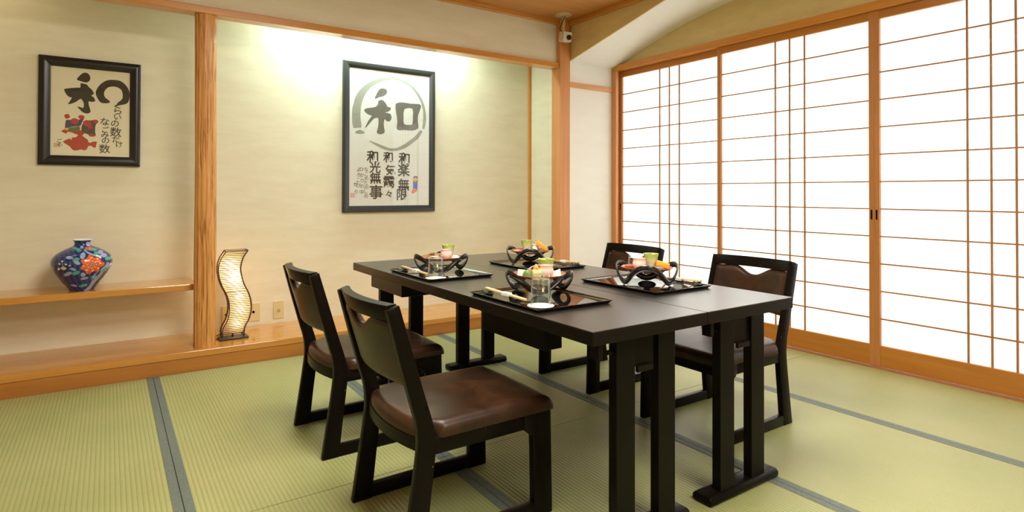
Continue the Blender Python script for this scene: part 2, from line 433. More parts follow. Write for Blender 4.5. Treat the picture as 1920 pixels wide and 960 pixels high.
# ---- shoji doors
ZB = [.2885+i*.1662 for i in range(11)]
bar_me = None
def door(name, y1, xf, pull, label):
    """y1: far end of the leaf; xf: its room-side face"""
    W = 1.121; y0 = y1-W
    d = empty(name, (xf, y1, 0)); struct(d, label)
    st = [(-.030, 0), (-W, -W+.030)]
    for a, b2 in st: MB().box(0, a, .002, .028, b2, 2.160, .0015).build('stile', m_doorz, d)
    MB().box(.001, -W+.030, 2.108, .027, -.030, 2.160, .0015).build('top_rail', m_doory, d)
    MB().box(.002, -W+.030, .002, .026, -.030, .128, .0015).build('bottom_board', m_doory, d)
    for z in ZB: MB().box(.011, -W+.029, z-.004, .020, -.029, z+.004).build('lattice_bar', m_kumiko, d)
    for off in (.470, .575, .680): MB().box(.010, -off-.0045, .127, .020, -off+.0045, 2.109).build('lattice_bar', m_kumiko, d)
    MB().box(.0205, -W+.028, .126, .0215, -.028, 2.110).build('paper_panel', m_shoji, d)
    for yy in pull:
        fr = MB().box(-.0012, yy-.0075, .885, .001, yy+.0075, .952, .0008).build('finger_pull', m_doory, d)
        MB().box(-.0016, yy-.005, .889, -.0010, yy+.005, .948).build('pull_recess', m_darkhole, fr)
    return d
door('door_1', 3.928, 3.885, [-.014], 'shoji sliding leaf farthest away, on the rear track next to the corner jamb')
door('door_2', 2.842, 3.848, [-1.107], 'shoji sliding leaf on the front track, left of the meeting stiles')
door('door_3', 1.7205, 3.848, [-.0145], 'shoji sliding leaf on the front track, right of the meeting stiles')
door('door_4', .640, 3.885, [], 'shoji sliding leaf on the rear track, nearest the camera')
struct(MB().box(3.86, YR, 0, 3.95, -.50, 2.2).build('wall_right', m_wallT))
# veranda floor and rail outside the paper
struct(MB().box(3.95, YR, -.12, 6.2, 4.1, -.06).build('floor_veranda', m_fascia))

# ---- alcove platform, shelf, log post
o = MB().box(XL, 3.90, .080, 3.176, YB, .118, .004).build('trim_11', m_board); struct(o, 'polished wooden board forming the raised alcove floor')
o = MB().box(XL, 3.906, -.05, 3.176, 3.93, .080).build('trim_12', m_fascia); struct(o, 'darker riser board under the alcove floor')
o = MB().box(XL, 4.09, .445, .455, YB, .483, .004).build('wall_shelf', m_board)
tag(o, 'long orange wooden wall shelf left of the log post, carrying the blue vase', 'shelf')
# log post
lp = MB(); n = 64; R = []
zs = [.118+i*(2.113-.118)/40 for i in range(41)]
rip = [random.uniform(-1, 1) for _ in range(20)]
vs = []
for z in zs:
    for k in range(n):
        a = 2*PI*k/n
        r = .0575+.0022*math.sin(13*a+2.0*math.sin(z*1.6)+rip[3])+.0014*math.sin(23*a+1.5*math.sin(z*2.3+1))+.0008*math.sin(z*7+3*a)+.001*math.sin(z*3.1)
        vs.append((.483+r*math.cos(a)+.004*math.sin(z*1.3+1), 3.995+r*math.sin(a), z))
fs = [(i*n+k, i*n+(k+1) % n, (i+1)*n+(k+1) % n, (i+1)*n+k) for i in range(40) for k in range(n)]
fs += [tuple(range(n))[::-1], tuple(range(40*n, 41*n))]
o = lp.add(vs, fs).build('alcove_post', m_log, smooth=True, angle=70)
tag(o, 'rippled natural log post standing at the edge of the alcove, left of the lantern', 'post')

# ================================================================== CEILING DEVICE, SWITCHES
cc = empty('ceiling_camera', (3.113, 3.80, ZC))
tag(cc, 'small boxy camera hanging on a short stem from the ceiling corner', 'camera')
MB().lathe([(.001, -.014), (.045, -.013), (.068, -.006), (.070, 0)], 32).build('mounting_plate', m_brass, cc, True)
MB().tube([(0, 0, -.01), (0, 0, -.10)], .016, 16).build('stem', m_brass, cc, True)
MB().tube([(0, 0, -.095), (.002, 0, -.125), (.002, -.003, -.150)], [.012, .015, .010], 12).build('ball_joint', m_brass, cc, True)
bd = MB().box(-.040, -.040, -.040, .040, .030, .040, .003).build('housing', m_camb, cc); bd.location = (.006, -.012, -.186); bd.rotation_euler = (math.radians(10), 0, math.radians(-2))
ln = MB().tube([(.010, -.039, -.004), (.010, -.050, -.004)], .021, 24).build('lens', m_lens, bd, True)
MB().tube([(-.02, .02, .038), (-.045, .02, .06), (-.03, .02, .11), (-.012, .01, .17)], .003, 6).build('cable', m_darkhole, bd, True)

def plate_switch(name, x, z, label, cat, jack):
    s = empty(name, (x, YB, z)); tag(s, label, cat, 'cream wall plates beside the lantern')
    MB().box(-.036, -.007, -.063, .036, -.0002, .063, .0025).build('cover_plate', m_switch, s)
    if jack == 'knob':
        MB().tube([(0, -.006, 0), (0, -.010, 0)], .012, 20).build('collar', m_brass, s, True)
        MB().tube([(0, -.008, 0), (0, -.020, 0)], .0065, 16).build('socket_pin', m_brass, s, True)
    else:
        MB().tube([(-.008, -.006, .002), (-.008, -.0085, .002)], .009, 20).build('socket_hole', m_darkhole, s, True)
plate_switch('wall_plate', 1.006, .211, 'cream wall plate with a brass aerial socket, right of the lantern', 'wall plate', 'knob')
plate_switch('wall_plate', .846, .211, 'cream wall plate with a dark round hole, half behind the lantern', 'wall plate', 'hole')
plate_switch('wall_plate', .675, .211, 'cream wall plate almost hidden behind the left side of the lantern', 'wall plate', 'hole')

# hidden lamps that light the room
t = empty('ceiling_light', (.95, 1.5, ZC)); tag(t, 'flat square ceiling lamp over the middle of the room', 'lamp')
MB().box(-.6, -.6, -.035, .6, .6, 0, .01).build('lamp_body', m_lampbody, t)
t = empty('ceiling_light', (1.4, -.4, ZC)); tag(t, 'flat square ceiling lamp nearest the camera', 'lamp')
MB().box(-.6, -.6, -.035, .6, .6, 0, .01).build('lamp_body', m_lampbody, t)
t = empty('tube_light', (1.75, 4.21, 2.40)); tag(t, 'slim tube lamp hidden behind the alcove beam', 'lamp')
MB().box(-.62, -.025, .0, .62, .025, .08, .004).build('lamp_body', m_lampbody, t)

# ================================================================== PICTURES
def poly_mesh(mb, pts, y, holes=None, sm=4):
    loops = [smoothpoly(pts, sm) if sm else [Vector(p) for p in pts]]+[smoothpoly(h, sm) for h in (holes or [])]
    bm = bmesh.new(); es = []
    for L in loops:
        vs = [bm.verts.new((p[0], y, p[1])) for p in L]
        for i in range(len(vs)): es.append(bm.edges.new((vs[i], vs[(i+1) % len(vs)])))
    bmesh.ops.triangle_fill(bm, edges=es, use_beauty=True)
    for f in bm.faces: f.normal_update()
    mb.bm(bm)
def brush(mb, pts, ws, y, sub=5):
    P = smoothpoly(pts, sub, False); n = len(pts)
    W = []
    for i in range(n-1):
        for k in range(sub): W.append(ws[i]+(ws[i+1]-ws[i])*k/sub)
    W.append(ws[-1]); L = []; R_ = []
    for i, p in enumerate(P):
        a = P[max(i-1, 0)]; c = P[min(i+1, len(P)-1)]; t = (c-a).normalized(); nn = Vector((-t[1], t[0]))
        j = 1+random.uniform(-.06, .06)
        L.append(p+nn*W[i]/2*j); R_.append(p-nn*W[i]/2*j)
    vs = [(q[0], y, q[1]) for q in L+R_]; m = len(P)
    mb.add(vs, [(i, i+1, m+i+1, m+i) for i in range(m-1)])
def glyphs(mb, items, y, bold=.0):
    for ch, x, z, size, rot in items:
        cu = bpy.data.curves.new('glyph', 'FONT'); cu.body = ch; cu.size = size; cu.align_x = 'CENTER'; cu.align_y = 'CENTER'
        cu.offset = bold*size; cu.resolution_u = 2
        ob = bpy.data.objects.new('glyph', cu); COL.objects.link(ob)
        dg = bpy.context.evaluated_depsgraph_get(); dg.update()
        me = bpy.data.meshes.new_from_object(ob.evaluated_get(dg))
        if len(me.vertices):
            xs = [v.co.x for v in me.vertices]; zs_ = [v.co.y for v in me.vertices]
            cx, cz = (min(xs)+max(xs))/2, (min(zs_)+max(zs_))/2
            ca, sa = math.cos(rot), math.sin(rot)
            mb.add([(x+(v.co.x-cx)*ca-(v.co.y-cz)*sa, y, z+(v.co.x-cx)*sa+(v.co.y-cz)*ca) for v in me.vertices], [tuple(p.vertices) for p in me.polygons])
        bpy.data.objects.remove(ob); bpy.data.meshes.remove(me); bpy.data.curves.remove(cu)
def ellipse(cx, cz, a, b, n=16, rot=0, jag=0):
    out = []
    for k in range(n):
        t = 2*PI*k/n; j = 1+random.uniform(-jag, jag)
        x, z = a*math.cos(t)*j, b*math.sin(t)*j
        out.append((cx+x*math.cos(rot)-z*math.sin(rot), cz+x*math.sin(rot)+z*math.cos(rot)))
    return out
def frame(root, x0, x1, z0, z1, wd, yb, dep, mat):
    """four mitred mouldings; outer rectangle x0..x1, z0..z1"""
    yf = yb-dep
    def bar(a, b2, c, d):
        # a,b outer corners; c,d inner corners (c next to b)
        mid = lambda p, q, t: (p[0]+(q[0]-p[0])*t, p[1]+(q[1]-p[1])*t)
        prof = [(0, 0), (0, .75), (.18, 1), (.5, .96), (.85, .66), (1, .56), (1, 0)]
        vs = []; n = len(prof)
        for (o_, i_) in ((a, d), (b2, c)):
            for t_, h_ in prof:
                q = mid(o_, i_, t_); vs.append((q[0], yb-dep*h_, q[1]))
        fs = [(k, (k+1) % n, n+(k+1) % n, n+k) for k in range(n)]+[tuple(range(n)), tuple(range(n, 2*n))[::-1]]
        MB().add(vs, fs).build('frame_moulding', mat, root, True, angle=50)
    O = [(x0, z0), (x1, z0), (x1, z1), (x0, z1)]; I = [(x0+wd, z0+wd), (x1-wd, z0+wd), (x1-wd, z1-wd), (x0+wd, z1-wd)]
    for k in range(4): j = (k+1) % 4; bar(O[k], O[j], I[j], I[k])
P1= {'dot': [(-0.161, 1.723), (-0.1395, 1.7555), (-0.1225, 1.7665), (-0.1066, 1.7623), (-0.0966, 1.7468), (-0.0965, 1.7256), (-0.1111, 1.7088), (-0.1306, 1.7097), (-0.1501, 1.7152)], 'wa': [(-0.1427, 1.6994), (-0.1305, 1.6992), (-0.1122, 1.6951), (-0.101, 1.6796), (-0.0886, 1.6688), (-0.0799, 1.6529), (-0.0773, 1.641), (-0.0896, 1.6308), (-0.0784, 1.6212), (-0.0709, 1.6067), (-0.0733, 1.5958), (-0.0881, 1.5924), (-0.1024, 1.5941), (-0.1015, 1.5736), (-0.1004, 1.567), (-0.0926, 1.5325), (-0.1091, 1.5201), (-0.13, 1.5258), (-0.145, 1.5412), (-0.1569, 1.5567), (-0.1421, 1.5561), (-0.1302, 1.5516), (-0.1259, 1.5685), (-0.129, 1.5903), (-0.1346, 1.5979), (-0.1408, 1.6063), (-0.154, 1.5961), (-0.1732, 1.5794), (-0.2018, 1.5695), (-0.1924, 1.5897), (-0.1842, 1.6098), (-0.1925, 1.6105), (-0.2069, 1.6211), (-0.2165, 1.638), (-0.2214, 1.6539), (-0.2167, 1.6588), (-0.1906, 1.6659), (-0.1594, 1.6721), (-0.1449, 1.6736), (-0.1426, 1.6874)], 'ring': [(0.0007, 1.5947), (-0.0233, 1.5896), (-0.0434, 1.5939), (-0.0585, 1.6169), (-0.0674, 1.6435), (-0.0651, 1.6651), (-0.0516, 1.6939), (-0.0317, 1.7174), (-0.0066, 1.7339), (0.0239, 1.7382), (0.0547, 1.736), (0.0808, 1.717), (0.0992, 1.6877), (0.106, 1.6571), (0.1023, 1.6224), (0.0946, 1.6014), (0.0765, 1.5905), (0.0532, 1.5838), (0.0302, 1.5711), (0.0276, 1.5786), (0.0403, 1.5889), (0.0428, 1.5984), (0.0582, 1.6122), (0.0684, 1.6286), (0.0695, 1.6536), (0.0629, 1.6778), (0.0499, 1.6905), (0.0318, 1.697), (0.0114, 1.6958), (-0.0088, 1.686), (-0.0238, 1.663), (-0.0262, 1.6444), (-0.021, 1.6265), (-0.0083, 1.6154), (0.0032, 1.6042)], 'fish': [(-0.2239, 1.3444), (-0.1965, 1.3622), (-0.179, 1.3704), (-0.1614, 1.375), (-0.1497, 1.3885), (-0.1319, 1.384), (-0.1229, 1.3753), (-0.1034, 1.3597), (-0.1048, 1.3504), (-0.0927, 1.3436), (-0.0837, 1.3496), (-0.061, 1.3526), (-0.0624, 1.3358), (-0.0668, 1.3152), (-0.0774, 1.3166), (-0.0896, 1.3253), (-0.1046, 1.3209), (-0.106, 1.3097), (-0.1193, 1.2963), (-0.1372, 1.301), (-0.1549, 1.2948), (-0.1726, 1.294), (-0.1844, 1.3044), (-0.1903, 1.3151), (-0.2078, 1.3288)], 'red': [(-0.233, 1.4054), (-0.2186, 1.4172), (-0.2027, 1.4127), (-0.1851, 1.4065), (-0.1676, 1.4112), (-0.144, 1.4182), (-0.1321, 1.4097), (-0.1231, 1.3992), (-0.1319, 1.3858), (-0.1497, 1.3874), (-0.1674, 1.393), (-0.1792, 1.3996), (-0.2026, 1.4037), (-0.2083, 1.3924), (-0.2199, 1.3972)], 'purple': [(-0.2132, 1.4629), (-0.2089, 1.4741), (-0.1886, 1.4756), (-0.1504, 1.4783), (-0.1238, 1.495), (-0.1325, 1.4686), (-0.1442, 1.442), (-0.1678, 1.4387), (-0.2086, 1.4269), (-0.2158, 1.4265)], 'green': [(-0.2057, 1.4271), (-0.1795, 1.4324), (-0.1471, 1.4382), (-0.144, 1.42), (-0.1676, 1.4094), (-0.1851, 1.4065), (-0.2027, 1.4127)], 'yellow': [(-0.2187, 1.4226), (-0.1999, 1.4275), (-0.2027, 1.4127), (-0.2186, 1.4172)], 'dark': [(-0.1295, 1.4577), (-0.1147, 1.4772), (-0.0907, 1.4789), (-0.0726, 1.4839), (-0.0543, 1.4703), (-0.0664, 1.4546), (-0.0691, 1.4098), (-0.0659, 1.3933), (-0.084, 1.3811), (-0.1021, 1.393), (-0.1321, 1.406), (-0.1367, 1.4315)], 'circles': [(-0.1695, 1.4696), (-0.1086, 1.461), (-0.2062, 1.4962), (-0.1372, 1.4958), (-0.0665, 1.475), (-0.084, 1.3885), (-0.0934, 1.438), (-0.1862, 1.362)], 'txt1': [(0.0457, 1.5491), (0.0444, 1.5093), (0.0306, 1.4686), (0.0357, 1.4161), (0.0376, 1.3708), (0.0535, 1.3395)], 'txt2': [(-0.0207, 1.4764), (-0.0172, 1.4279), (-0.0201, 1.3959), (-0.0167, 1.3605), (-0.021, 1.3098)], 'sig': [(-0.2412, 1.3489), (-0.2381, 1.3274), (-0.2544, 1.3212)]}
P2= {'ring_hi': [(1.5709, 1.5399), (1.5608, 1.6123), (1.5636, 1.6889), (1.5861, 1.7737), (1.632, 1.8454), (1.7021, 1.9011), (1.7908, 1.9381), (1.8816, 1.9502), (1.9602, 1.9322), (2.0256, 1.8954), (2.0774, 1.8398), (2.1148, 1.7753), (2.1338, 1.7019), (2.1342, 1.627), (2.1232, 1.5649)], 'ring_lo': [(2.1083, 1.5504), (2.0714, 1.5008), (2.0202, 1.4577), (1.9553, 1.4144), (1.8983, 1.3899), (1.8421, 1.3842), (1.7865, 1.3968), (1.7316, 1.4171), (1.6673, 1.4443)], 'blob': [(1.5515, 1.5037), (1.5907, 1.5252), (1.6304, 1.5052), (1.5908, 1.4933)], 'dot': [(1.7095, 1.782), (1.733, 1.8329), (1.7568, 1.86), (1.7981, 1.859), (1.8087, 1.8305), (1.7777, 1.8013), (1.7434, 1.7916), (1.7163, 1.7761)], 'wa': [(1.7368, 1.7585), (1.7675, 1.7723), (1.7986, 1.7476), (1.8126, 1.7226), (1.837, 1.7181), (1.8406, 1.7019), (1.8198, 1.6838), (1.7921, 1.6737), (1.8338, 1.6685), (1.8479, 1.6399), (1.834, 1.6093), (1.8062, 1.6073), (1.7889, 1.6225), (1.7822, 1.5762), (1.7894, 1.5179), (1.7517, 1.5013), (1.7257, 1.5141), (1.7344, 1.5471), (1.7377, 1.5733), (1.7374, 1.6252), (1.7102, 1.6233), (1.69, 1.6089), (1.6567, 1.5679), (1.6302, 1.5405), (1.6565, 1.6), (1.6832, 1.6407), (1.6563, 1.6483), (1.6229, 1.6758), (1.6427, 1.6954), (1.7098, 1.7107), (1.7335, 1.7354)], 'mo': [(1.8825, 1.7516), (1.9465, 1.7672), (2.0116, 1.7629), (2.0851, 1.7659), (2.1038, 1.7437), (2.0781, 1.6772), (2.0746, 1.6228), (2.0785, 1.5689), (2.0272, 1.5468), (1.9547, 1.5477), (1.9118, 1.5417), (1.8905, 1.557), (1.8973, 1.6104), (1.8864, 1.6825)], 'mi': [(1.9575, 1.7148), (2.0264, 1.7238), (2.0303, 1.6601), (2.0269, 1.5993), (1.9978, 1.5906), (1.9545, 1.5944), (1.9507, 1.6475)], 'c1': [(1.9557, 1.3157), (1.9533, 1.225), (1.9538, 1.1078), (1.9398, 1.0279)], 'c2': [(1.82, 1.3242), (1.84, 1.2224), (1.8265, 1.1276), (1.827, 1.0332)], 'c3': [(1.6914, 1.3222), (1.7134, 1.2401), (1.7165, 1.1574), (1.7225, 1.0487)], 's': [(1.6411, 1.2229), (1.6421, 1.0178), (1.6066, 1.2221), (1.6075, 1.0485), (1.5777, 1.2214), (1.5784, 1.0993), (1.56, 1.1093), (1.5655, 1.0484), (1.5345, 1.023), (2.0552, 1.1627), (2.0525, 1.1033), (2.0439, 1.0548)]}
# left picture
p1 = empty('framed_calligraphy', (0, 0, 0)); tag(p1, 'small dark framed calligraphy with painted red fish, hanging above the blue vase', 'picture')
YP = YB-.0105
frame(p1, -.341, .164, 1.205, 1.847, .057, YB-.001, .028, m_pic1f)
MB().box(-.30, YP, 1.25, .125, YP+.004, 1.80).build('art_paper', m_paper1, p1)
mb = MB(); yy = YP-.0006
poly_mesh(mb, P1['dot'], yy); poly_mesh(mb, P1['wa'], yy, sm=3); poly_mesh(mb, P1['ring'], yy, sm=3)
tx = 'らいの数だけ'; sz = [.055, .045, .050, .062, .045, .042]
items = [(c, x, z, s*1.0, random.uniform(-.08, .08)) for c, (x, z), s in zip(tx, P1['txt1'], sz)]
tx = 'なごみの数'; sz = [.052, .042, .044, .046, .058]
items += [(c, x, z, s, random.uniform(-.08, .08)) for c, (x, z), s in zip(tx, P1['txt2'], sz)]
items += [('ご', P1['sig'][0][0], P1['sig'][0][1], .028, 0), ('心', P1['sig'][1][0], P1['sig'][1][1], .022, 0)]
mb.build('large_lettering', m_ink, p1)['kind'] = 'stuff'
mb = MB(); glyphs(mb, items, yy, .010)
mb.build('small_lettering', m_ink, p1)['kind'] = 'stuff'
def layer(par, name, mat, polys, y, sm=3):
    q = MB()
    for p in polys: poly_mesh(q, p, y, sm=sm)
    return q.build(name, mat, par)
pt = layer(p1, 'painted_fish', m_red, [P1['fish'], P1['red']], yy)
layer(pt, 'purple_patch', m_purple, [P1['purple']], yy-.0001)
layer(pt, 'dark_patch', m_dkpaint, [P1['dark']], yy-.0001)
layer(pt, 'green_patch', m_green, [P1['green']], yy-.0002)
layer(pt, 'yellow_patch', m_yellow, [P1['yellow']], yy-.0003)
C8 = P1['circles']; rad = [(.0200, .0175), (.0215, .0175), (.0135, .0145), (.0145, .013), (.013, .011), (.018, .008), (.012, .011), (.004, .004)]
for c, r in zip(C8[:7], rad): layer(pt, 'red_round_patch', m_red, [ellipse(c[0], c[1], r[0], r[1], 14, 0, .08)], yy-.0004)
layer(pt, 'eye', m_paper1, [ellipse(C8[7][0], C8[7][1], .0045, .0045, 10)], yy-.0004)
sx, sz_ = P1['sig'][2]
q = MB()
for a in ((-.013, -.011, -.010, .011), (.010, -.011, .013, .011), (-.013, .008, .013, .011), (-.013, -.011, .013, -.008), (-.006, -.006, -.003, .006), (.002, -.006, .005, .006), (-.006, -.001, .005, .002)):
    q.add([(sx+a[0], yy, sz_+a[1]), (sx+a[2], yy, sz_+a[1]), (sx+a[2], yy, sz_+a[3]), (sx+a[0], yy, sz_+a[3])], [(0, 1, 2, 3)])
q.build('red_seal', m_seal, p1)
MB().box(-.286, YP-.0030, 1.260, .109, YP-.0020, 1.792).build('glazing', m_pane, p1)

# right picture
p2 = empty('framed_calligraphy', (0, 0, 0)); tag(p2, 'large grey framed calligraphy with a brushed circle, hanging on the pale alcove wall', 'picture')
frame(p2, 1.457, 2.227, .892, 2.048, .050, YB-.001, .036, m_pic2f)
YP = YB-.0165
MB().box(1.50, YP, .935, 2.185, YP+.004, 2.005).build('art_paper', m_paper2, p2)
mb = MB(); yy = YP-.0006
px = 1/6.4*.0036
brush(mb, P2['ring_hi'], [w_*.00072 for w_ in (90, 95, 90, 78, 68, 48, 32, 26, 26, 30, 30, 30, 32, 38, 30)], yy)
brush(mb, P2['ring_lo'], [w_*.00072 for w_ in (30, 42, 45, 42, 30, 30, 34, 26, 6)], yy)
poly_mesh(mb, P2['blob'], yy)
mb.build('brushed_circle', m_ink3, p2)
mb = MB(); poly_mesh(mb, P2['dot'], yy-.0001); poly_mesh(mb, P2['wa'], yy-.0001, sm=3); poly_mesh(mb, P2['mo'], yy-.0001, [P2['mi']], sm=2)
mb.build('large_lettering', m_ink2, p2)
mb = MB(); items = []
for tx, pts, ss in (('和楽無限', P2['c1'], (.125, .125, .118, .115)), ('和気靄々', P2['c2'], (.105, .100, .120, .075)), ('和光無事', P2['c3'], (.120, .110, .110, .135))):
    items += [(c, x, z, s*.85, random.uniform(-.05, .05)) for c, (x, z), s in zip(tx, pts, ss)]
glyphs(mb, items, yy-.0001, .020)
mb.build('column_lettering', m_ink4, p2)['kind'] = 'stuff'
mb = MB(); S = P2['s']; items = []
for tx, (xa, za), (xb, zb) in (('なごめたのしめ', S[0], S[1]), ('ひかりの中', S[2], S[3]), ('よろこび', S[4], S[5]), ('がり', S[6], S[7])):
    k = len(tx)
    for i, c in enumerate(tx):
        f = i/(k-1); items.append((c, xa+(xb-xa)*f+random.uniform(-.003, .003), za+(zb-za)*f, .038, random.uniform(-.15, .15)))
glyphs(mb, items, yy-.0001, .0)
mb.build('small_lettering', m_ink4, p2)['kind'] = 'stuff'
sx, sz_ = S[8]; q = MB()
for a in ((-.016, -.016, -.012, .016), (.012, -.016, .016, .016), (-.016, .012, .016, .016), (-.016, -.016, .016, -.012), (-.007, -.009, -.003, .009), (.003, -.009, .007, .009), (-.007, -.002, .007, .002)):
    q.add([(sx+a[0], yy, sz_+a[1]), (sx+a[2], yy, sz_+a[1]), (sx+a[2], yy, sz_+a[3]), (sx+a[0], yy, sz_+a[3])], [(0, 1, 2, 3)])
q.build('red_seal', m_seal, p2)
bx = S[9][0]
pt = layer(p2, 'painted_figure', m_blue, [[(bx-.020, 1.165), (bx-.005, 1.178), (bx+.015, 1.176), (bx+.022, 1.165), (bx+.019, 1.13), (bx+.016, 1.08), (bx+.010, 1.06), (bx-.018, 1.065), (bx-.020, 1.10)]], yy)
layer(pt, 'yellow_patch', m_yellow, [[(bx-.022, 1.160), (bx+.006, 1.166), (bx+.022, 1.158), (bx+.014, 1.138), (bx-.014, 1.136)]], yy-.0001)
layer(pt, 'red_patch', m_seal, [[(bx-.020, 1.076), (bx+.006, 1.078), (bx+.014, 1.060), (bx, 1.050), (bx-.02, 1.036), (bx-.036, 1.046)]], yy-.0001)
MB().box(1.505, YP-.0030, .940, 2.180, YP-.0020, 2.000).build('glazing', m_pane, p2)

# ================================================================== VASE
def vase():
    v = empty('porcelain_vase', (-.121, 4.20, .483)); tag(v, 'round blue porcelain vase painted with an orange peony, on the shelf', 'vase')
    prof = [(.0, 0), (.058, 0), (.061, .004), (.070, .020), (.088, .045), (.108, .075), (.126, .102), (.138, .125), (.1445, .150), (.145, .166), (.141, .183), (.129, .202), (.108, .220), (.082, .235), (.058, .246), (.044, .253), (.0385, .261), (.0375, .270), (.040, .278), (.0455, .286), (.047, .289)]
    P = smoothpoly(prof[1:], 8, False); P = [(max(p[0], 0), p[1]) for p in P]
    n = 420; vs = []
    for r, z in P:
        for k in range(n): a = 2*PI*k/n; vs.append((r*math.cos(a), r*math.sin(a), z))
    m = len(P); fs = [(i*n+k, i*n+(k+1) % n, (i+1)*n+(k+1) % n, (i+1)*n+k) for i in range(m-1) for k in range(n)]
    fs.append(tuple(range(n))[::-1])
    ob = MB().add(vs, fs).build('vase_body', None, v, True, angle=80)
    me = ob.data
    # painted decoration: (u, z) with u = lateral position seen from the front of the vase
    dirv = Vector((.121, -4.20)).normalized(); rtv = Vector((dirv.y*-1, dirv.x))
    rnd = random.Random(3)
    def s2l(c): return tuple((x/12.92 if x <= .04045 else ((x+.055)/1.055)**2.4) for x in c)
    navy, blue = (.012, .022, .13), (.03, .06, .26)
    def k2uz(x, y): return ((x-535)*.000425, (835-y)*.000408)
    leaves = []
    for (x, y, a, b, ro, c) in [(400, 350, 42, 17, .1, 'l'), (470, 375, 40, 22, -.2, 't'), (480, 415, 40, 22, .6, 'l'), (385, 570, 48, 24, -.5, 'l'), (470, 560, 45, 24, -.3, 't'), (440, 505, 40, 16, .4, 'l'), (545, 590, 30, 26, .9, 'l'), (560, 645, 45, 17, -.2, 'l'), (670, 640, 40, 20, -.1, 't'), (450, 745, 42, 13, .3, 'l'), (550, 752, 50, 19, -.2, 't'), (750, 715, 30, 18, -.3, 'l'), (735, 300, 30, 22, .2, 'l'), (770, 345, 36, 24, .5, 'l'), (820, 395, 40, 22, .2, 't'), (880, 390, 34, 24, .3, 'l'), (690, 310, 30, 20, .3, 't'), (785, 550, 38, 26, -.6, 't'), (845, 560, 26, 24, -.2, 'l'), (890, 545, 24, 16, .3, 't'), (895, 580, 16, 14, 0, 'l'), (540, 330, 28, 40, .2, 'l'), (600, 190, 34, 22, 1.1, 'l'), (470, 240, 50, 12, .2, 't'), (530, 225, 18, 18, 0, 'l'), (650, 262, 50, 14, .1, 't'), (820, 480, 34, 20, 1.2, 'l'), (500, 265, 30, 12, .1, 't'), (860, 300, 18, 12, .3, 'y'), (828, 300, 22, 15, .3, 'w'), (900, 340, 26, 10, .8, 'l'), (340, 490, 30, 18, .1, 'y'), (295, 430, 13, 9, .2, 'y'), (365, 435, 13, 9, .2, 'y'), (325, 395, 12, 9, .1, 'w'), (405, 452, 13, 9, .1, 'y'), (290, 500, 12, 18, .1, 'w'), (855, 485, 16, 18, .3, 'w'), (720, 460, 20, 12, .2, 'w')]:
        u, z = k2uz(x, y); leaves.append((u, z, a*.00042, b*.00042, -ro, c))
    colr = {'l': (.36, .42, .62), 't': (.08, .42, .32), 'y': (.78, .70, .25), 'w': (.80, .72, .66)}
    branch = [k2uz(*p) for p in [(575, 835), (620, 790), (650, 730), (700, 660), (745, 600), (760, 540), (800, 500), (860, 520)]]
    branch2 = [k2uz(*p) for p in [(560, 260), (600, 300), (680, 340), (750, 350), (800, 360)]]
    branch3 = [k2uz(*p) for p in [(340, 490), (325, 420), (322, 390)]]
    fu, fz = k2uz(640, 455)
    def seg(u, z, br):
        best = 9
        for (a, b), (c, d) in zip(br, br[1:]):
            L2 = (c-a)**2+(d-b)**2; t = max(0, min(1, ((u-a)*(c-a)+(z-b)*(d-b))/L2))
            best = min(best, math.hypot(u-a-t*(c-a), z-b-t*(d-b)))
        return best
    def colour(u, z, fr):
        if z > .2845: return (.85, .85, .75)
        base = navy
        st = math.sin((u*1.0+.35*(z-.1))*260+6*math.sin(z*22))
        if fr: 
            du, dz = u-fu, z-fz; d = math.hypot(du, dz*1.05); a = math.atan2(dz, du)
            R = .050+.0065*math.cos(7*a+.6)+.003*math.cos(3*a)
            if d < R:
                if d < .0085: return (.16, .35, .28)
                pet = math.cos(9*a+d*25); hi = math.cos(8*a+2+d*90)*math.cos(d*160)
                if hi > .72 and d > .018: return (.90, .62, .42)
                if pet < -.88: return (.45, .05, .02)
                return (.78, .13, .03)
            if abs(u-k2uz(600, 245)[0]) < .016+.004*math.cos(z*900) and abs(z-k2uz(600, 245)[1]) < .0065: return (.70, .16, .06)
            for (lu, lz, la, lb, ro, c) in leaves:
                x, y = u-lu, z-lz; X = x*math.cos(ro)+y*math.sin(ro); Y = -x*math.sin(ro)+y*math.cos(ro)
                if (X/la)**2+(Y/lb)**2 < 1:
                    return colr[c] if abs(Y) > .0011 or la < .008 else tuple(v*.6 for v in colr[c])
            db = seg(u, z, branch)
            if db < .0085: return (.27, .29, .47) if math.sin(z*700+u*400) > -.4 else (.40, .42, .58)
            if seg(u, z, branch2) < .0035 or seg(u, z, branch3) < .0013: return (.35, .42, .55)
        if st > .55: base = (.035, .055, .20)
        return base
    ca = me.color_attributes.new('paint', 'FLOAT_COLOR', 'POINT'); data = []
    for v2 in me.vertices:
        c = Vector((v2.co.x, v2.co.y)); lat = c.dot(rtv); fr = c.dot(dirv) > -.02
        data += [*colour(lat, v2.co.z, fr), 1]
    ca.data.foreach_set('color', data)
    m_, nt, b = nmat('painted_porcelain')
    at = N(nt, 'ShaderNodeVertexColor'); at.layer_name = 'paint'; nt.links.new(at.outputs[0], b.inputs['Base Color'])
    b.inputs['Roughness'].default_value = .12; b.inputs['Coat Weight'].default_value = .3
    me.materials.append(m_)
    MB().lathe([(.0465, .2885), (.0462, .2905), (.044, .2905), (.036, .278), (.034, .265), (.001, .262)], 48).build('pale_rim', m_white, v, True)
vase()

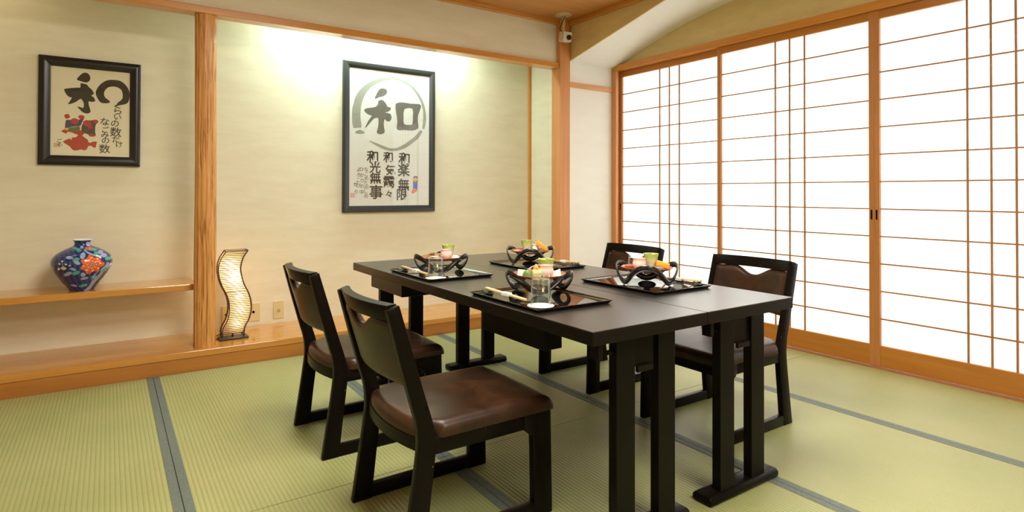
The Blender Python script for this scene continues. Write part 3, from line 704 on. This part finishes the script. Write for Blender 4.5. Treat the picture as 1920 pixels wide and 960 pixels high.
# ================================================================== LANTERN
def lantern():
    L = empty('wave_lantern', (.664, 4.10, .118)); tag(L, 'wavy rattan slat lantern glowing on the alcove board beside the log post', 'lamp')
    # left edge curve (z, x) in metres above the board, x relative to the origin
    cz = [(.045, -.072), (.075, -.066), (.117, -.044), (.175, -.031), (.233, -.033), (.288, -.048), (.333, -.070), (.381, -.086), (.448, -.095), (.513, -.080), (.560, -.052)]
    W, D = .128, .070
    def xl(z):
        if z <= cz[0][0]: return cz[0][1]
        for i, ((a, b), (c, d)) in enumerate(zip(cz, cz[1:])):
            if z <= c:
                p0 = cz[max(i-1, 0)][1]; p3 = cz[min(i+2, len(cz)-1)][1]; t = (z-a)/(c-a)
                return .5*((2*b)+(-p0+d)*t+(2*p0-5*b+4*d-p3)*t*t+(-p0+3*b-3*d+p3)*t**3)
        return cz[-1][1]
    base = MB().box(-.088, -.045, 0, .082, .045, .012, .003).build('base', m_iron, L)
    for sx in (-.070, .054):
        for sy in (-.034, .034): MB().box(sx-.004, sy-.004, .011, sx+.004, sy+.004, .05).build('foot_post', m_iron, base)
    zs = [.04+i*(.558-.04)/40 for i in range(41)]
    for sx in (0, W):
        for sy in (-D/2, D/2):
            MB().tube([(xl(z)+sx, sy, z) for z in zs], .0036, 8).build('frame_rod', m_rattan, L, True)
    for z in (.040, .302, .558):
        x = xl(z); MB().tube([(x, -D/2, z), (x+W, -D/2, z), (x+W, D/2, z), (x, D/2, z)], .0032, 6, True).build('cross_rod', m_rattan, L, True)
    sl = None
    n = 46
    for i in range(n):
        z = .050+i*(.550-.050)/(n-1)
        if abs(z-.302) < .004: continue
        if sl is None:
            sl = MB().tube([(0, -D/2, 0), (W, -D/2, 0), (W, D/2, 0), (0, D/2, 0)], .0027, 6, True).build('slat', m_rattan, L, True); o = sl
        else: o = sl.copy(); COL.objects.link(o)
        o.location = (xl(z), 0, z)
    # paper liner just inside
    vs = []; e = .006
    for z in zs:
        x = xl(z); vs += [(x+e, -D/2+e, z), (x+W-e, -D/2+e, z), (x+W-e, D/2-e, z), (x+e, D/2-e, z)]
    fs = [(i*4+k, i*4+(k+1) % 4, i*4+4+(k+1) % 4, i*4+4+k) for i in range(40) for k in range(4)]
    MB().add(vs, fs).build('paper_liner', m_liner, L)
    zb = .345; xb = xl(zb)+W*.62
    bl = MB().lathe([(.001, -.030), (.008, -.028), (.012, -.012), (.019, .006), (.020, .018), (.014, .032), (.001, .038)], 20).build('bulb', m_bulb, L, True); bl.location = (xb, 0, zb)
    MB().tube([(-.005, 0, .012), (-.01, 0, .12), (xb-.01, 0, .22), (xb, 0, zb-.028)], .006, 8).build('lamp_holder', m_iron, L, True)
    MB().tube([(-.08, .01, .004), (-.10, .02, .004), (-.10, .09, .004), (-.02, .20, .004), (.01, .29, .02), (.01, .303, .075)], .0025, 6).build('power_cord', m_darkhole, L, True)
    for z, e in ((.10, .34), (.185, .36), (.27, .45), (zb+.045, 1.7), (.47, .5)):  # points beyond the bulb's own are added to spread the liner's glow evenly
        d = bpy.data.lights.new('lantern_glow', 'POINT'); d.energy = e; d.color = (1, .72, .44); d.shadow_soft_size = .022
        ob = bpy.data.objects.new('lantern_glow', d); COL.objects.link(ob); ob.location = (.664+(xb if z > .35 and z < .45 else xl(z)+W*.5), 4.10, .118+z)
lantern()

# ================================================================== TABLES
TZ = .663
def table(x0, label, la, lb):
    t = empty('long_table', (x0, 1.222, 0)); tag(t, label, 'table', 'long black tables pushed together')
    W, L = .496, 1.935
    MB().box(0, 0, TZ-.0405, W, L, TZ-.002, .002).build('tabletop_core', m_black_edge, t)
    MB().box(.0008, .0008, TZ-.003, W-.0008, L-.0008, TZ, .0012).build('tabletop', m_top, t)
    for sgn, yf in ((1, .040), (-1, L-.040)):
        y0, y1 = (yf, yf+.034) if sgn > 0 else (yf-.034, yf)
        for xa in (la, lb): MB().box(xa, min(y0, y1), .030, xa+.0775, max(y0, y1), TZ-.040, .002).build('leg', m_black, t)
        yc = (y0+y1)/2; yc2 = yc
        pn = MB().box(.200, yc-.006, .520, .300, yc+.006, TZ-.040, .001).build('cross_panel', m_black, t)
        MB().box(.216, yc-.014*sgn-.006, .505, .284, yc-.014*sgn+.006, .523, .002).build('latch', m_black_edge, pn)
        kn = MB().tube([(.108, yc, .578), (.124, yc, .578)], .007, 12).build('hinge_knob', m_black_edge, t, True)
        yc = yc+sgn*.010
        pr = [(yc-.036, 0), (yc+.036, 0), (yc+.040, .008), (yc+.040, .022), (yc+.030, .032), (yc-.030, .032), (yc-.040, .022), (yc-.040, .008)]
        ft = MB().prism(pr, 0, .054, .448)
        # taper the two ends
        vs = []
        for (x, y, z) in ft.v:
            vs.append((x, y, z))
        o = ft.build('foot', m_black, t, bevel=.007)
    MB().box(.075, 1.455, .535, .28, 1.862, TZ-.042, .004).build('hinge_block', m_black, t)
    MB().box(.034, .014, .574, .050, .050, TZ-.042, .002).build('corner_bracket', m_black, t)
    return t
tL = table(1.108, 'near-left half of the joined black tables, its long side facing the two left chairs', .130, .310)
MB().box(.085, .335, .522, .165, .725, TZ-.042, .004).build('hinge_block', m_black, tL)
table(1.6055, 'right half of the joined black tables, its long side toward the shoji doors', .120, .298)

# ================================================================== CHAIRS
def catm(pts, n=6): return [(p[0], p[1]) for p in smoothpoly(pts, n, False)]
def make_chair():
    c = empty('dining_chair', (0, 0, 0))
    HW, TK = .220, .027
    ox = .95
    outer = catm([(.688, 0), (.694, .04), (.712, .16), (.728, .27), (.733, .33), (.727, .39), (.710, .45), (.674, .58), (.637, .720)], 5)
    inner = catm([(.672, .733), (.712, .600), (.748, .480), (.775, .395), (.788, .335), (.785, .28), (.771, .16), (.758, .04), (.753, 0)], 5)
    poly = [(x-ox, z) for x, z in outer+[(.640, .730), (.652, .738)]+inner]
    # inner leg + rail
    for s in (-1, 1):
        y0 = s*HW; y1 = s*(HW-TK)
        q = MB()
        # walls: strip polygon made of quads between outer and inner curves
        n = len(outer); A = [(x-ox, z) for x, z in outer]; B = [(x-ox, z) for x, z in inner[::-1]]
        vs = []
        for (a, b2) in zip(A, B):
            vs += [(a[0], y0, a[1]), (b2[0], y0, b2[1]), (b2[0], y1, b2[1]), (a[0], y1, a[1])]
        fs = [(i*4+k, i*4+(k+1) % 4, i*4+4+(k+1) % 4, i*4+4+k) for i in range(n-1) for k in range(4)]
        fs += [(0, 1, 2, 3), (n*4-4, n*4-3, n*4-2, n*4-1)]
        q.add(vs, fs); lg = q.build('rear_leg', m_chair, c, bevel=.0025)
        for (px_, pz) in ((.700, .588), (.755, .430)):
            MB().tube([(px_-ox, y0-s*.001, pz), (px_-ox, y0+s*.0012, pz)], .006, 12).build('screw_cap', m_darkhole, lg, True)
        fl = [(1.140, 0), (1.214, 0), (1.2135, .045), (1.207, .337), (1.100, .337), (1.100, .298), (1.108, .285), (1.135, .262), (1.1375, .22), (1.1405, .045)]
        fl = [(x-ox, z) for x, z in fl]
        MB().prism(fl, 1, min(y0, y1), max(y0, y1)).build('front_leg', m_chair, c, bevel=.0025)
        yr = sorted((y0, y1))
        MB().prism([(.7515-ox, .002), (1.142-ox, .002), (1.142-ox, .047), (.7565-ox, .047)], 1, yr[0]+.001, yr[1]-.001).build('floor_rail', m_chair, c, bevel=.003)
        MB().prism([(.782-ox, .290), (1.104-ox, .290), (1.104-ox, .337), (.783-ox, .337)], 1, yr[0]+.003, yr[1]-.003).build('side_rail', m_chair, c, bevel=.002)
    MB().box(1.165-ox, -HW+TK-.001, .285, 1.188-ox, HW-TK+.001, .337, .002).build('front_rail', m_chair, c)
    # bowed rear rail
    vs = []; n = 17
    for i in range(n):
        v = -1+2*i/(n-1); y = v*(HW-TK+.001); bow = .030*(1-v*v)
        for dx, z in ((0, .300), (.018, .300), (.018, .337), (0, .337)): vs.append((.742-ox-bow+dx, y, z))
    fs = [(i*4+k, i*4+(k+1) % 4, i*4+4+(k+1) % 4, i*4+4+k) for i in range(n-1) for k in range(4)]+[(0, 1, 2, 3), (n*4-4, n*4-3, n*4-2, n*4-1)]
    MB().add(vs, fs).build('rear_rail', m_chair, c, True, angle=50)
    # seat cushion
    NU, NV = 30, 30; top = []; bot = []
    def ss(t): t = max(0, min(1, t)); return t*t*(3-2*t)
    for i in range(NU+1):
        u = i/NU; uu = .5-.5*math.cos(PI*u)
        for j in range(NV+1):
            v = -1+2*j/NV; vv = math.sin(v*PI/2)
            xr = .745-.030*(1-vv*vv); xf = 1.220+.006*(1-vv*vv)
            x = xr+(xf-xr)*uu
            hw = .190+(.2235-.190)*ss((x-.775)/.035)
            # round front corners
            cut = 0
            if x > 1.19: cut = .03*(1-math.sqrt(max(0, 1-((x-1.19)/.036)**2)))*.5
            y = vv*(hw-cut)
            ed = min(1, min(uu*(xf-xr), (1-uu)*(xf-xr), (1-abs(vv))*hw)/.030)
            h = math.sqrt(max(0, 1-(1-ed)**2))
            dome = .010*math.sin(PI*uu)*math.cos(vv*PI/2)
            top.append((x-ox, y, .346+.034*h+dome)); bot.append((x-ox, y, .3365))
    vs = top+bot; o_ = len(top); w_ = NV+1; fs = []
    for i in range(NU):
        for j in range(NV):
            a = i*w_+j; fs.append((a, a+1, a+w_+1, a+w_)); fs.append((o_+a, o_+a+w_, o_+a+w_+1, o_+a+1))
    for i in range(NU):
        for j in (0, NV): a = i*w_+j; fs.append((a, a+w_, o_+a+w_, o_+a))
    for j in range(NV):
        for i in (0, NU): a = i*w_+j; fs.append((a, a+1, o_+a+1, o_+a))
    MB().add(vs, fs).build('seat', m_leather, c, True, angle=50)
    # leaning back: line x(z)
    def bx(z): return .658+(.722-z)*.302
    IW = HW-TK+.001
    # top rail
    vs = []; n = 21
    for i in range(n):
        v = -1+2*i/(n-1); y = v*IW; bow = .030*(1-v*v)
        for z, d0, d1 in ((.684, -.010, .016), (.730, -.012, .020), ):
            pass
        pts = [(bx(.684)-.012, .684), (bx(.684)+.014, .686), (bx(.728)+.018, .730), (bx(.732)+.016, .734), (bx(.734)-.010, .731), (bx(.728)-.013, .726)]
        for x, z in pts: vs.append((x-ox-bow, y, z))
    k6 = 6
    fs = [(i*k6+k, i*k6+(k+1) % k6, (i+1)*k6+(k+1) % k6, (i+1)*k6+k) for i in range(n-1) for k in range(k6)]+[tuple(range(k6)), tuple(range((n-1)*k6, n*k6))]
    MB().add(vs, fs).build('top_rail', m_chair, c, True, angle=40)
    # back cushion
    NU, NV = 16, 36; F = []; Bk = []
    for j in range(NV+1):
        v = -1+2*j/NV; y = v*(IW-.003)
        a = abs(v)
        dip = .037*(1-ss((a-.03)/.52))+.004*ss((a-.6)/.4)
        zt = .686-dip; zb = .486+.004*(1-v*v)
        for i in range(NU+1):
            u = i/NU; uu = .5-.5*math.cos(PI*u)
            z = zb+(zt-zb)*uu; bow = .030*(1-v*v)
            e = min(1, min(uu*(zt-zb), (1-uu)*(zt-zb), (1-a)*IW+.004)/.016); h = math.sqrt(max(0, 1-(1-e)**2))
            th = .004+.014*h
            xc = bx(z)-bow-ox-.001
            F.append((xc+th, y, z)); Bk.append((xc-th*.8, y, z))
    o_ = len(F); w_ = NU+1; fs = []
    for j in range(NV):
        for i in range(NU):
            a = j*w_+i; fs.append((a, a+1, a+w_+1, a+w_)); fs.append((o_+a, o_+a+w_, o_+a+w_+1, o_+a+1))
    for j in range(NV):
        for i in (0, NU): a = j*w_+i; fs.append((a, a+w_, o_+a+w_, o_+a))
    for i in range(NU):
        for j in (0, NV): a = j*w_+i; fs.append((a, a+1, o_+a+1, o_+a))
    MB().add(F+Bk, fs).build('backrest', m_leather, c, True, angle=50)
    return c
proto = make_chair()
seats = [((.950, 1.755), 0, 'brown leather chair nearest the camera on the left, seat fully in view'),
         ((.958, 2.540), 0, 'brown leather chair on the left nearer the lantern, partly behind the nearest chair'),
         ((2.325, 1.728), PI, 'brown leather chair on the shoji side, at the near right table corner'),
         ((2.330, 2.525), PI, 'brown leather chair on the shoji side, farthest away, only its backrest above the table')]
for i, ((x, y), r, lab) in enumerate(seats):
    o = proto if i == 0 else copy_tree(proto)
    o.location = (x, y, 0); o.rotation_euler = (0, 0, r); tag(o, lab, 'chair', 'low leather dining chairs around the table')

# ================================================================== PLACE SETTINGS
GR = {'tray': 'black lacquer trays on the table', 'stand': 'twisted black plate stands', 'plate': 'red brown plates on the stands',
      'glass': 'upturned tumblers', 'coaster': 'white paper coasters', 'chop': 'chopstick pairs', 'rest': 'green chopstick rests',
      'gcup': 'green cups', 'pcup': 'pink cups'}
def make_tray():
    t = empty('lacquer_tray')
    hx, hy = .163, .214
    vs = []
    prof = [(-.012, 0), (-.010, .0), (-.002, .0085), (.001, .0115), (0, .0128), (-.0035, .0125), (-.012, .0052), (-.014, .0046)]
    for d, z in prof: vs += [(-hx-d, -hy-d, z), (hx+d, -hy-d, z), (hx+d, hy+d, z), (-hx-d, hy+d, z)]
    n = len(prof); fs = [(i*4+k, i*4+(k+1) % 4, i*4+4+(k+1) % 4, i*4+4+k) for i in range(n-1) for k in range(4)]
    fs += [(3, 2, 1, 0), (n*4-4, n*4-3, n*4-2, n*4-1)]
    MB().add(vs, fs).build('tray_body', m_lacq, t, True, angle=25); return t
def make_stand():
    t = empty('plate_stand'); n = 120; vs = []; m = 10
    # closed wavy ribbon: three crests, three feet
    C = []
    for i in range(n):
        a = 2*PI*i/n
        r_ = .1005+.0125*math.cos(3*a)
        C.append(Vector((1.19*r_*math.sin(a), r_*math.cos(a), .0450+.0325*math.cos(3*a))))
    for i in range(n):
        T = (C[(i+1) % n]-C[i-1]).normalized(); rad = Vector((C[i].x, C[i].y, 0)).normalized()
        wdt = T.cross(rad).normalized(); rd = wdt.cross(T).normalized()
        for k in range(m):
            b = 2*PI*k/m; ww = .0125
            vs.append(C[i]+wdt*ww*math.cos(b)+rd*.0042*math.sin(b))
    fs = [(i*m+k, i*m+(k+1) % m, ((i+1) % n)*m+(k+1) % m, ((i+1) % n)*m+k) for i in range(n) for k in range(m)]
    MB().add([tuple(v) for v in vs], fs).build('ribbon_ring', m_lacq2, t, True, angle=80); return t
def make_plate():
    t = MB().lathe([(.0, 0), (.066, 0), (.070, .003), (.092, .006), (.1050, .0125), (.1065, .0155), (.1045, .0165), (.090, .0105), (.068, .0075), (.0, .0075)], 64).build('round_plate', m_plate, smooth=True, angle=40); return t
def make_glass():
    t = empty('upturned_tumbler')
    pr = [(.0355, 0), (.0358, .001), (.0346, .02), (.0318, .095), (.031, .101), (.029, .1035), (.0, .1035)]
    pi = [(.0, .088), (.0285, .0885), (.0300, .086), (.0328, .02), (.0338, .001), (.0355, 0)]
    n = 48; pts = pr+pi; vs = [(r*math.cos(2*PI*k/n), r*math.sin(2*PI*k/n), z) for r, z in pts for k in range(n)]
    fs = [(i*n+k, i*n+(k+1) % n, (i+1)*n+(k+1) % n, (i+1)*n+k) for i in range(len(pts)-1) for k in range(n)]
    MB().add(vs, fs).build('glass_body', m_glass, t, True, angle=40)
    # small printed mark on the side facing the diner
    q = MB()
    def patch(a0, a1, z0, z1):
        k = 4; v_ = []
        for z in (z0, z1):
            for i in range(k+1): a = a0+(a1-a0)*i/k; r = .0360-.0042*z/.1; v_.append((r*math.cos(a), r*math.sin(a), z))
        q.add(v_, [(i, i+1, k+2+i, k+1+i) for i in range(k)])
    for a0, a1, z0, z1 in ((-.42, -.38, .056, .066), (-.34, -.20, .056, .0585), (-.34, -.20, .064, .066), (-.28, -.24, .056, .066), (-.14, -.10, .056, .068), (-.04, .06, .056, .059), (-.04, 0, .059, .068), (-.30, .0, .047, .050)):
        patch(a0+PI, a1+PI, z0, z1)
    q.build('printed_mark', m_ink, t)['kind'] = 'stuff'
    q = MB(); patch(.12+PI, .30+PI, .050, .062); q.build('yellow_mark', m_egg, t)
    return t
def make_coaster():
    n = 72; vs = [(0, 0, .0012), (0, 0, 0)]
    for z in (.0012, 0):
        for k in range(n):
            a = 2*PI*k/n; r = .0450+.0013*math.cos(18*a); vs.append((r*math.cos(a), r*math.sin(a), z))
    fs = []
    for k in range(n):
        j = (k+1) % n; fs += [(0, 2+k, 2+j), (1, 2+n+j, 2+n+k), (2+k, 2+n+k, 2+n+j, 2+j)]
    return MB().add(vs, fs).build('paper_coaster', m_white)
def make_chop():
    t = empty('wooden_chopsticks')
    for s in (-1, 1):
        vs = []
        for (y, w_, z) in ((0, .0036, .0205), (-.120, .0036, .0135), (-.225, .0026, .0072)):
            x = s*.0042*(1 if y > -.1 else .8)
            vs += [(x-w_, y, z-.0035), (x+w_, y, z-.0035), (x+w_, y, z+.0035), (x-w_, y, z+.0035)]
        fs = [(i*4+k, i*4+(k+1) % 4, i*4+4+(k+1) % 4, i*4+4+k) for i in range(2) for k in range(4)]+[(0, 1, 2, 3), (8, 9, 10, 11)]
        MB().add(vs, fs).build('chopstick', m_chop, t, bevel=.0008)
    MB().box(-.0095, -.140, .0080, .0095, -.100, .0195, .001).build('paper_band', m_white, t)
    return t
def make_rest():
    t = empty('chopstick_rest')
    n = 24; m = 10; vs = []
    for i in range(n+1):
        u = i/n; x = -.027+.054*u; w_ = .017*math.sin(PI*max(.02, min(.98, u)))**.6; h = .016-.005*math.sin(PI*u)**2+.004*abs(2*u-1)**2
        for k in range(m):
            a = 2*PI*k/m; vs.append((x, w_*math.cos(a), .001+max(0, .5+.5*math.sin(a))*h))
    fs = [(i*m+k, i*m+(k+1) % m, (i+1)*m+(k+1) % m, (i+1)*m+k) for i in range(n) for k in range(m)]+[tuple(range(m)), tuple(range(n*m, (n+1)*m))]
    MB().add(vs, fs).build('rest_body', m_rest, t, True, angle=60)
    MB().tube([(-.022, 0, .0195), (0, 0, .0130), (.022, 0, .0195)], .0012, 6).build('leaf_vein', m_leaf, t, True)
    return t
def make_gcup():
    t = empty('green_cup')
    pts = [(.0, 0), (.0165, 0), (.0175, .004), (.0155, .008), (.0205, .018), (.0262, .034), (.0285, .048), (.0315, .0595), (.0320, .0612), (.0305, .0612), (.0272, .048), (.0245, .034), (.018, .018), (.0, .012)]
    MB().lathe(pts[1:-1], 48).build('cup_body', m_gcup, t, True, angle=60)
    for k in range(3):
        a = .9+k*2.1
        MB().lathe([(.001, .0), (.006, .001), (.0095, .005), (.007, .0085), (.001, .010)], 14).build('green_morsel', m_leaf if k != 1 else m_egg, t, True, loc=(.010*math.cos(a), .010*math.sin(a), .0515))
    return t
def make_pcup():
    t = empty('pink_cup')
    MB().lathe([(.017, 0), (.021, .004), (.0265, .014), (.0280, .022), (.0268, .031), (.0245, .038), (.0262, .0435), (.0268, .0450), (.0252, .0450), (.0230, .0385), (.0250, .031), (.0262, .022), (.0245, .014), (.014, .006)], 48).build('cup_body', m_pcup, t, True, angle=60)
    return t
TP = TZ+.0048     # tray inner surface
# (centre, tray centre, stand centre, facing, glass, chopstick tip/rest, description of place)
SET = [
 dict(n='front left', tray=(1.292, 1.718), c=(1.370, 1.815), f=-PI/2-math.atan2(1.37, 1.815)+PI/2, glass=(1.205, 1.588), rest=(1.182, 1.885), chop=(1.180, 1.895, .10), side=-1, where='the near left place'),
 dict(n='rear left', tray=(1.295, 2.495), c=(1.330, 2.549), side=-1, glass=(1.205, 2.360), rest=(1.180, 2.655), chop=(1.180, 2.668, .12), where='the far left place'),
 dict(n='rear right', tray=(1.868, 2.505), c=(1.880, 2.572), side=1, glass=(1.993, 2.674), rest=(2.010, 2.350), chop=(2.008, 2.330, PI-.03), where='the far right place'),
 dict(n='front right', tray=(1.860, 1.735), c=(1.868, 1.728), side=1, glass=(1.962, 1.880), rest=(2.000, 1.575), chop=(2.007, 1.560, PI-.03), where='the near right place'),
]
def topp(v, first, maker):
    return maker()
protos = {}
def inst(key, maker, loc, rz, label, cat):
    if key not in protos: o = protos[key] = maker()
    else: o = copy_tree(protos[key])
    o.location = loc; o.rotation_euler = (0, 0, rz); tag(o, label, cat, GR[key]); return o
PZ = TP+.055      # plate underside
def item(name, mat, mb, loc, rz, label, cat, group=None, smooth=True, bevel=0):
    o = mb.build(name, mat, smooth=smooth, bevel=bevel, loc=loc); o.rotation_euler = (0, 0, rz)
    return tag(o, label, cat, group)
SRF = PZ+.0078
for s in SET:
    w_ = s['where']; tx_, ty_ = s['tray']; cx, cy = s['c']
    inst('tray', make_tray, (tx_, ty_, TZ), 0 if s['side'] < 0 else PI, f'rectangular black lacquer tray of {w_}', 'tray')
    az = math.atan2(cy, cx)                       # direction from camera to the stand
    rz = az-PI/2 if s['side'] < 0 else az+PI/2
    inst('stand', make_stand, (cx, cy, TP), rz, f'wavy black lacquer stand holding the plate of {w_}', 'plate stand')
    inst('plate', make_plate, (cx, cy, PZ), rz, f'round red brown plate of small dishes at {w_}', 'plate')
    gx, gy = s['glass']
    inst('coaster', make_coaster, (gx, gy, TP+.0003), .2, f'white scalloped coaster under the tumbler of {w_}', 'coaster')
    inst('glass', make_glass, (gx, gy, TP+.0016), (math.atan2(gy, gx)) , f'clear tumbler upside down on its coaster at {w_}', 'glass')
    rx, ry = s['rest']
    inst('rest', make_rest, (rx, ry, TP), .12 if s['side'] < 0 else PI+.12, f'dark green leaf chopstick rest of {w_}', 'chopstick rest')
    hx_, hy_, hr = s['chop']
    inst('chop', make_chop, (hx_, hy_, TP), hr-.0, f'pale wooden chopsticks with paper band at {w_}', 'chopsticks')
def pl(i, u, v):
    """point on plate i: u to the right and v towards the camera, as seen from the front of the room"""
    cx, cy = SET[i]['c']; az = math.atan2(cy, cx)
    return (cx+u*math.sin(az)-v*math.cos(az), cy-u*math.cos(az)-v*math.sin(az))
def at(i, u, v, z=SRF): p = pl(i, u, v); return (p[0], p[1], z)
WH = [s['where'] for s in SET]
for i, (u, v) in enumerate([(.026, -.020), (.034, -.030), (-.020, .004), (.018, -.028)]):
    inst('gcup', make_gcup, at(i, u, v), i*.7, f'tall green flared cup on the plate of {WH[i]}', 'cup')
for i, (u, v) in {0: (.026, .046), 1: (.024, .034), 3: (-.030, .020)}.items():
    inst('pcup', make_pcup, at(i, u, v), i*.7, f'low pink frosted cup on the plate of {WH[i]}', 'cup')

def blob(a, b, h, n=14, m=7, jag=0, seed=1):
    r = random.Random(seed); vs = [(0, 0, 0)]
    q = MB(); rows = []
    for j in range(m+1):
        t = j/m*PI/2
        for k in range(n):
            an = 2*PI*k/n; f = 1+r.uniform(-jag, jag)
            vs.append((a*math.cos(an)*math.cos(t)*f, b*math.sin(an)*math.cos(t)*f, h*math.sin(t)))
    fs = [(1+j*n+k, 1+j*n+(k+1) % n, 1+(j+1)*n+(k+1) % n, 1+(j+1)*n+k) for j in range(m) for k in range(n)]
    fs += [(0, 1+(k+1) % n, 1+k) for k in range(n)]
    return q.add(vs, fs)
def sheet(pts, th=.0008):
    n = len(pts); return MB().add([p for p in pts]+[(p[0], p[1]+th, p[2]) for p in pts], [tuple(range(n)), tuple(range(n, 2*n))[::-1]]+[(k, (k+1) % n, n+(k+1) % n, n+k) for k in range(n)])
RZ0 = math.atan2(SET[0]['c'][1], SET[0]['c'][0])-PI/2
# front left plate
item('folded_paper', m_white, sheet([(-.028, 0, 0), (.012, 0, 0), (.010, .004, .026), (-.024, .002, .030)]), at(0, -.056, .052), RZ0, 'white folded paper standing at the left of the near left plate', 'paper', smooth=False)
item('folded_paper', m_white, sheet([(-.022, 0, 0), (.018, 0, 0), (.012, .003, .032), (-.012, .004, .022)]), at(0, .066, .050), RZ0, 'white paper triangle right of the pink cup on the near left plate', 'paper', smooth=False)
o = item('leaf_parcel', m_leaf, blob(.020, .016, .030, 16, 8), at(0, -.044, .064), RZ0, 'green leaf wrapped morsel on the near left plate', 'food')
q = item('jelly_block', m_egg, MB().box(-.016, -.013, 0, .016, .013, .030, .004), at(0, -.010, .062), RZ0+.2, 'pale yellow jelly block left of the pink cup, near left plate', 'food')
for k in range(9):
    r_ = random.Random(k); a = r_.uniform(0, 6.28); L_ = r_.uniform(.010, .018)
    MB().tube([(-L_*math.cos(a)*.7, -L_*math.sin(a)*.6, .031+k*.0006), (0, 0, .034+k*.0006), (L_*math.cos(a)*.7, L_*math.sin(a)*.6, .032+k*.0005)], .0014, 5).build('shredded_topping', m_carrot, q, True)
item('crab_morsel', m_meat, blob(.018, .012, .030, 12, 6, .12, 4), at(0, -.036, .028), RZ0, 'reddish crisp morsel behind the jelly block on the near left plate', 'food')
item('orange_morsel', m_carrot, blob(.014, .012, .046, 12, 6, .14, 9), at(0, -.012, .018), RZ0, 'orange heaped garnish behind the jelly block on the near left plate', 'food')
# rear left plate
RZ1 = math.atan2(SET[1]['c'][1], SET[1]['c'][0])-PI/2
q = item('fried_morsel', m_leafb, blob(.034, .014, .018, 16, 6, .20, 5), at(1, -.030, .010, SRF+.011), RZ1, 'brown crisp fried piece on the far left plate', 'food')
item('cream_morsel', m_cream, blob(.034, .024, .014, 16, 6, .04, 5), at(1, -.030, .012), RZ1, 'pale cream morsel under the fried piece on the far left plate', 'food')
item('white_morsel', m_cream, blob(.020, .016, .016, 16, 6, .04, 6), at(1, .068, .010), RZ1, 'white morsel at the right of the far left plate', 'food')
# rear right plate
RZ2 = math.atan2(SET[2]['c'][1], SET[2]['c'][0])-PI/2
b_ = MB().box(-.036, -.012, -.010, .036, .012, .010, .003)
o = item('orange_cake', m_orange, b_, at(2, .062, -.005, SRF+.031), RZ2, 'bright orange cake block leaning on the far right plate', 'food'); o.rotation_euler = (0, .62, RZ2)
item('shrimp', m_shrimp, blob(.026, .010, .012, 14, 6, .1, 3), at(2, -.066, .012), RZ2, 'pink shrimp piece at the left of the far right plate', 'food')
item('red_slice', m_meat, blob(.018, .009, .013, 14, 6, .1, 8), at(2, -.046, .048), RZ2, 'small red slice left of the green cup on the far right plate', 'food')
item('crab_morsel', m_meat, blob(.020, .012, .018, 12, 6, .15, 12), at(2, .018, .050), RZ2, 'reddish brown morsel right of the green cup, far right plate', 'food')
item('cream_morsel', m_cream, blob(.018, .014, .030, 14, 6, .05, 14), at(2, .022, -.010), RZ2, 'pale morsel behind the orange cake on the far right plate', 'food')
item('glass_dish', m_pcup, MB().lathe([(.012, 0), (.018, .010), (.0205, .034), (.0195, .034), (.010, .004)], 28), at(2, .026, -.052), RZ2, 'small clear pink dish at the back of the far right plate', 'cup')
# front right plate
RZ3 = math.atan2(SET[3]['c'][1], SET[3]['c'][0])-PI/2
o = item('orange_cake', m_orange, MB().box(-.027, -.013, -.011, .027, .013, .011, .003), at(3, .066, -.002, SRF+.0185), RZ3, 'orange cake block right of the green cup on the near right plate', 'food'); o.rotation_euler = (0, .26, RZ3)
item('garnish_leaf', m_leaf, sheet([(-.034, 0, 0), (.030, -.012, .002), (.045, .004, .006), (.02, .016, .003), (-.02, .014, .001)], .001), at(3, .062, .004), RZ3, 'dark green leaf under the orange cake on the near right plate', 'food', smooth=False)
item('red_slice', m_meat, MB().box(-.022, -.010, 0, .022, .010, .008, .002), at(3, -.068, -.020), RZ3+.2, 'red slice at the left rim of the near right plate', 'food')
item('white_morsel', m_cream, blob(.024, .012, .010, 14, 6, .05, 14), at(3, -.012, .050), RZ3, 'white flat morsel in front of the pink cup, near right plate', 'food')
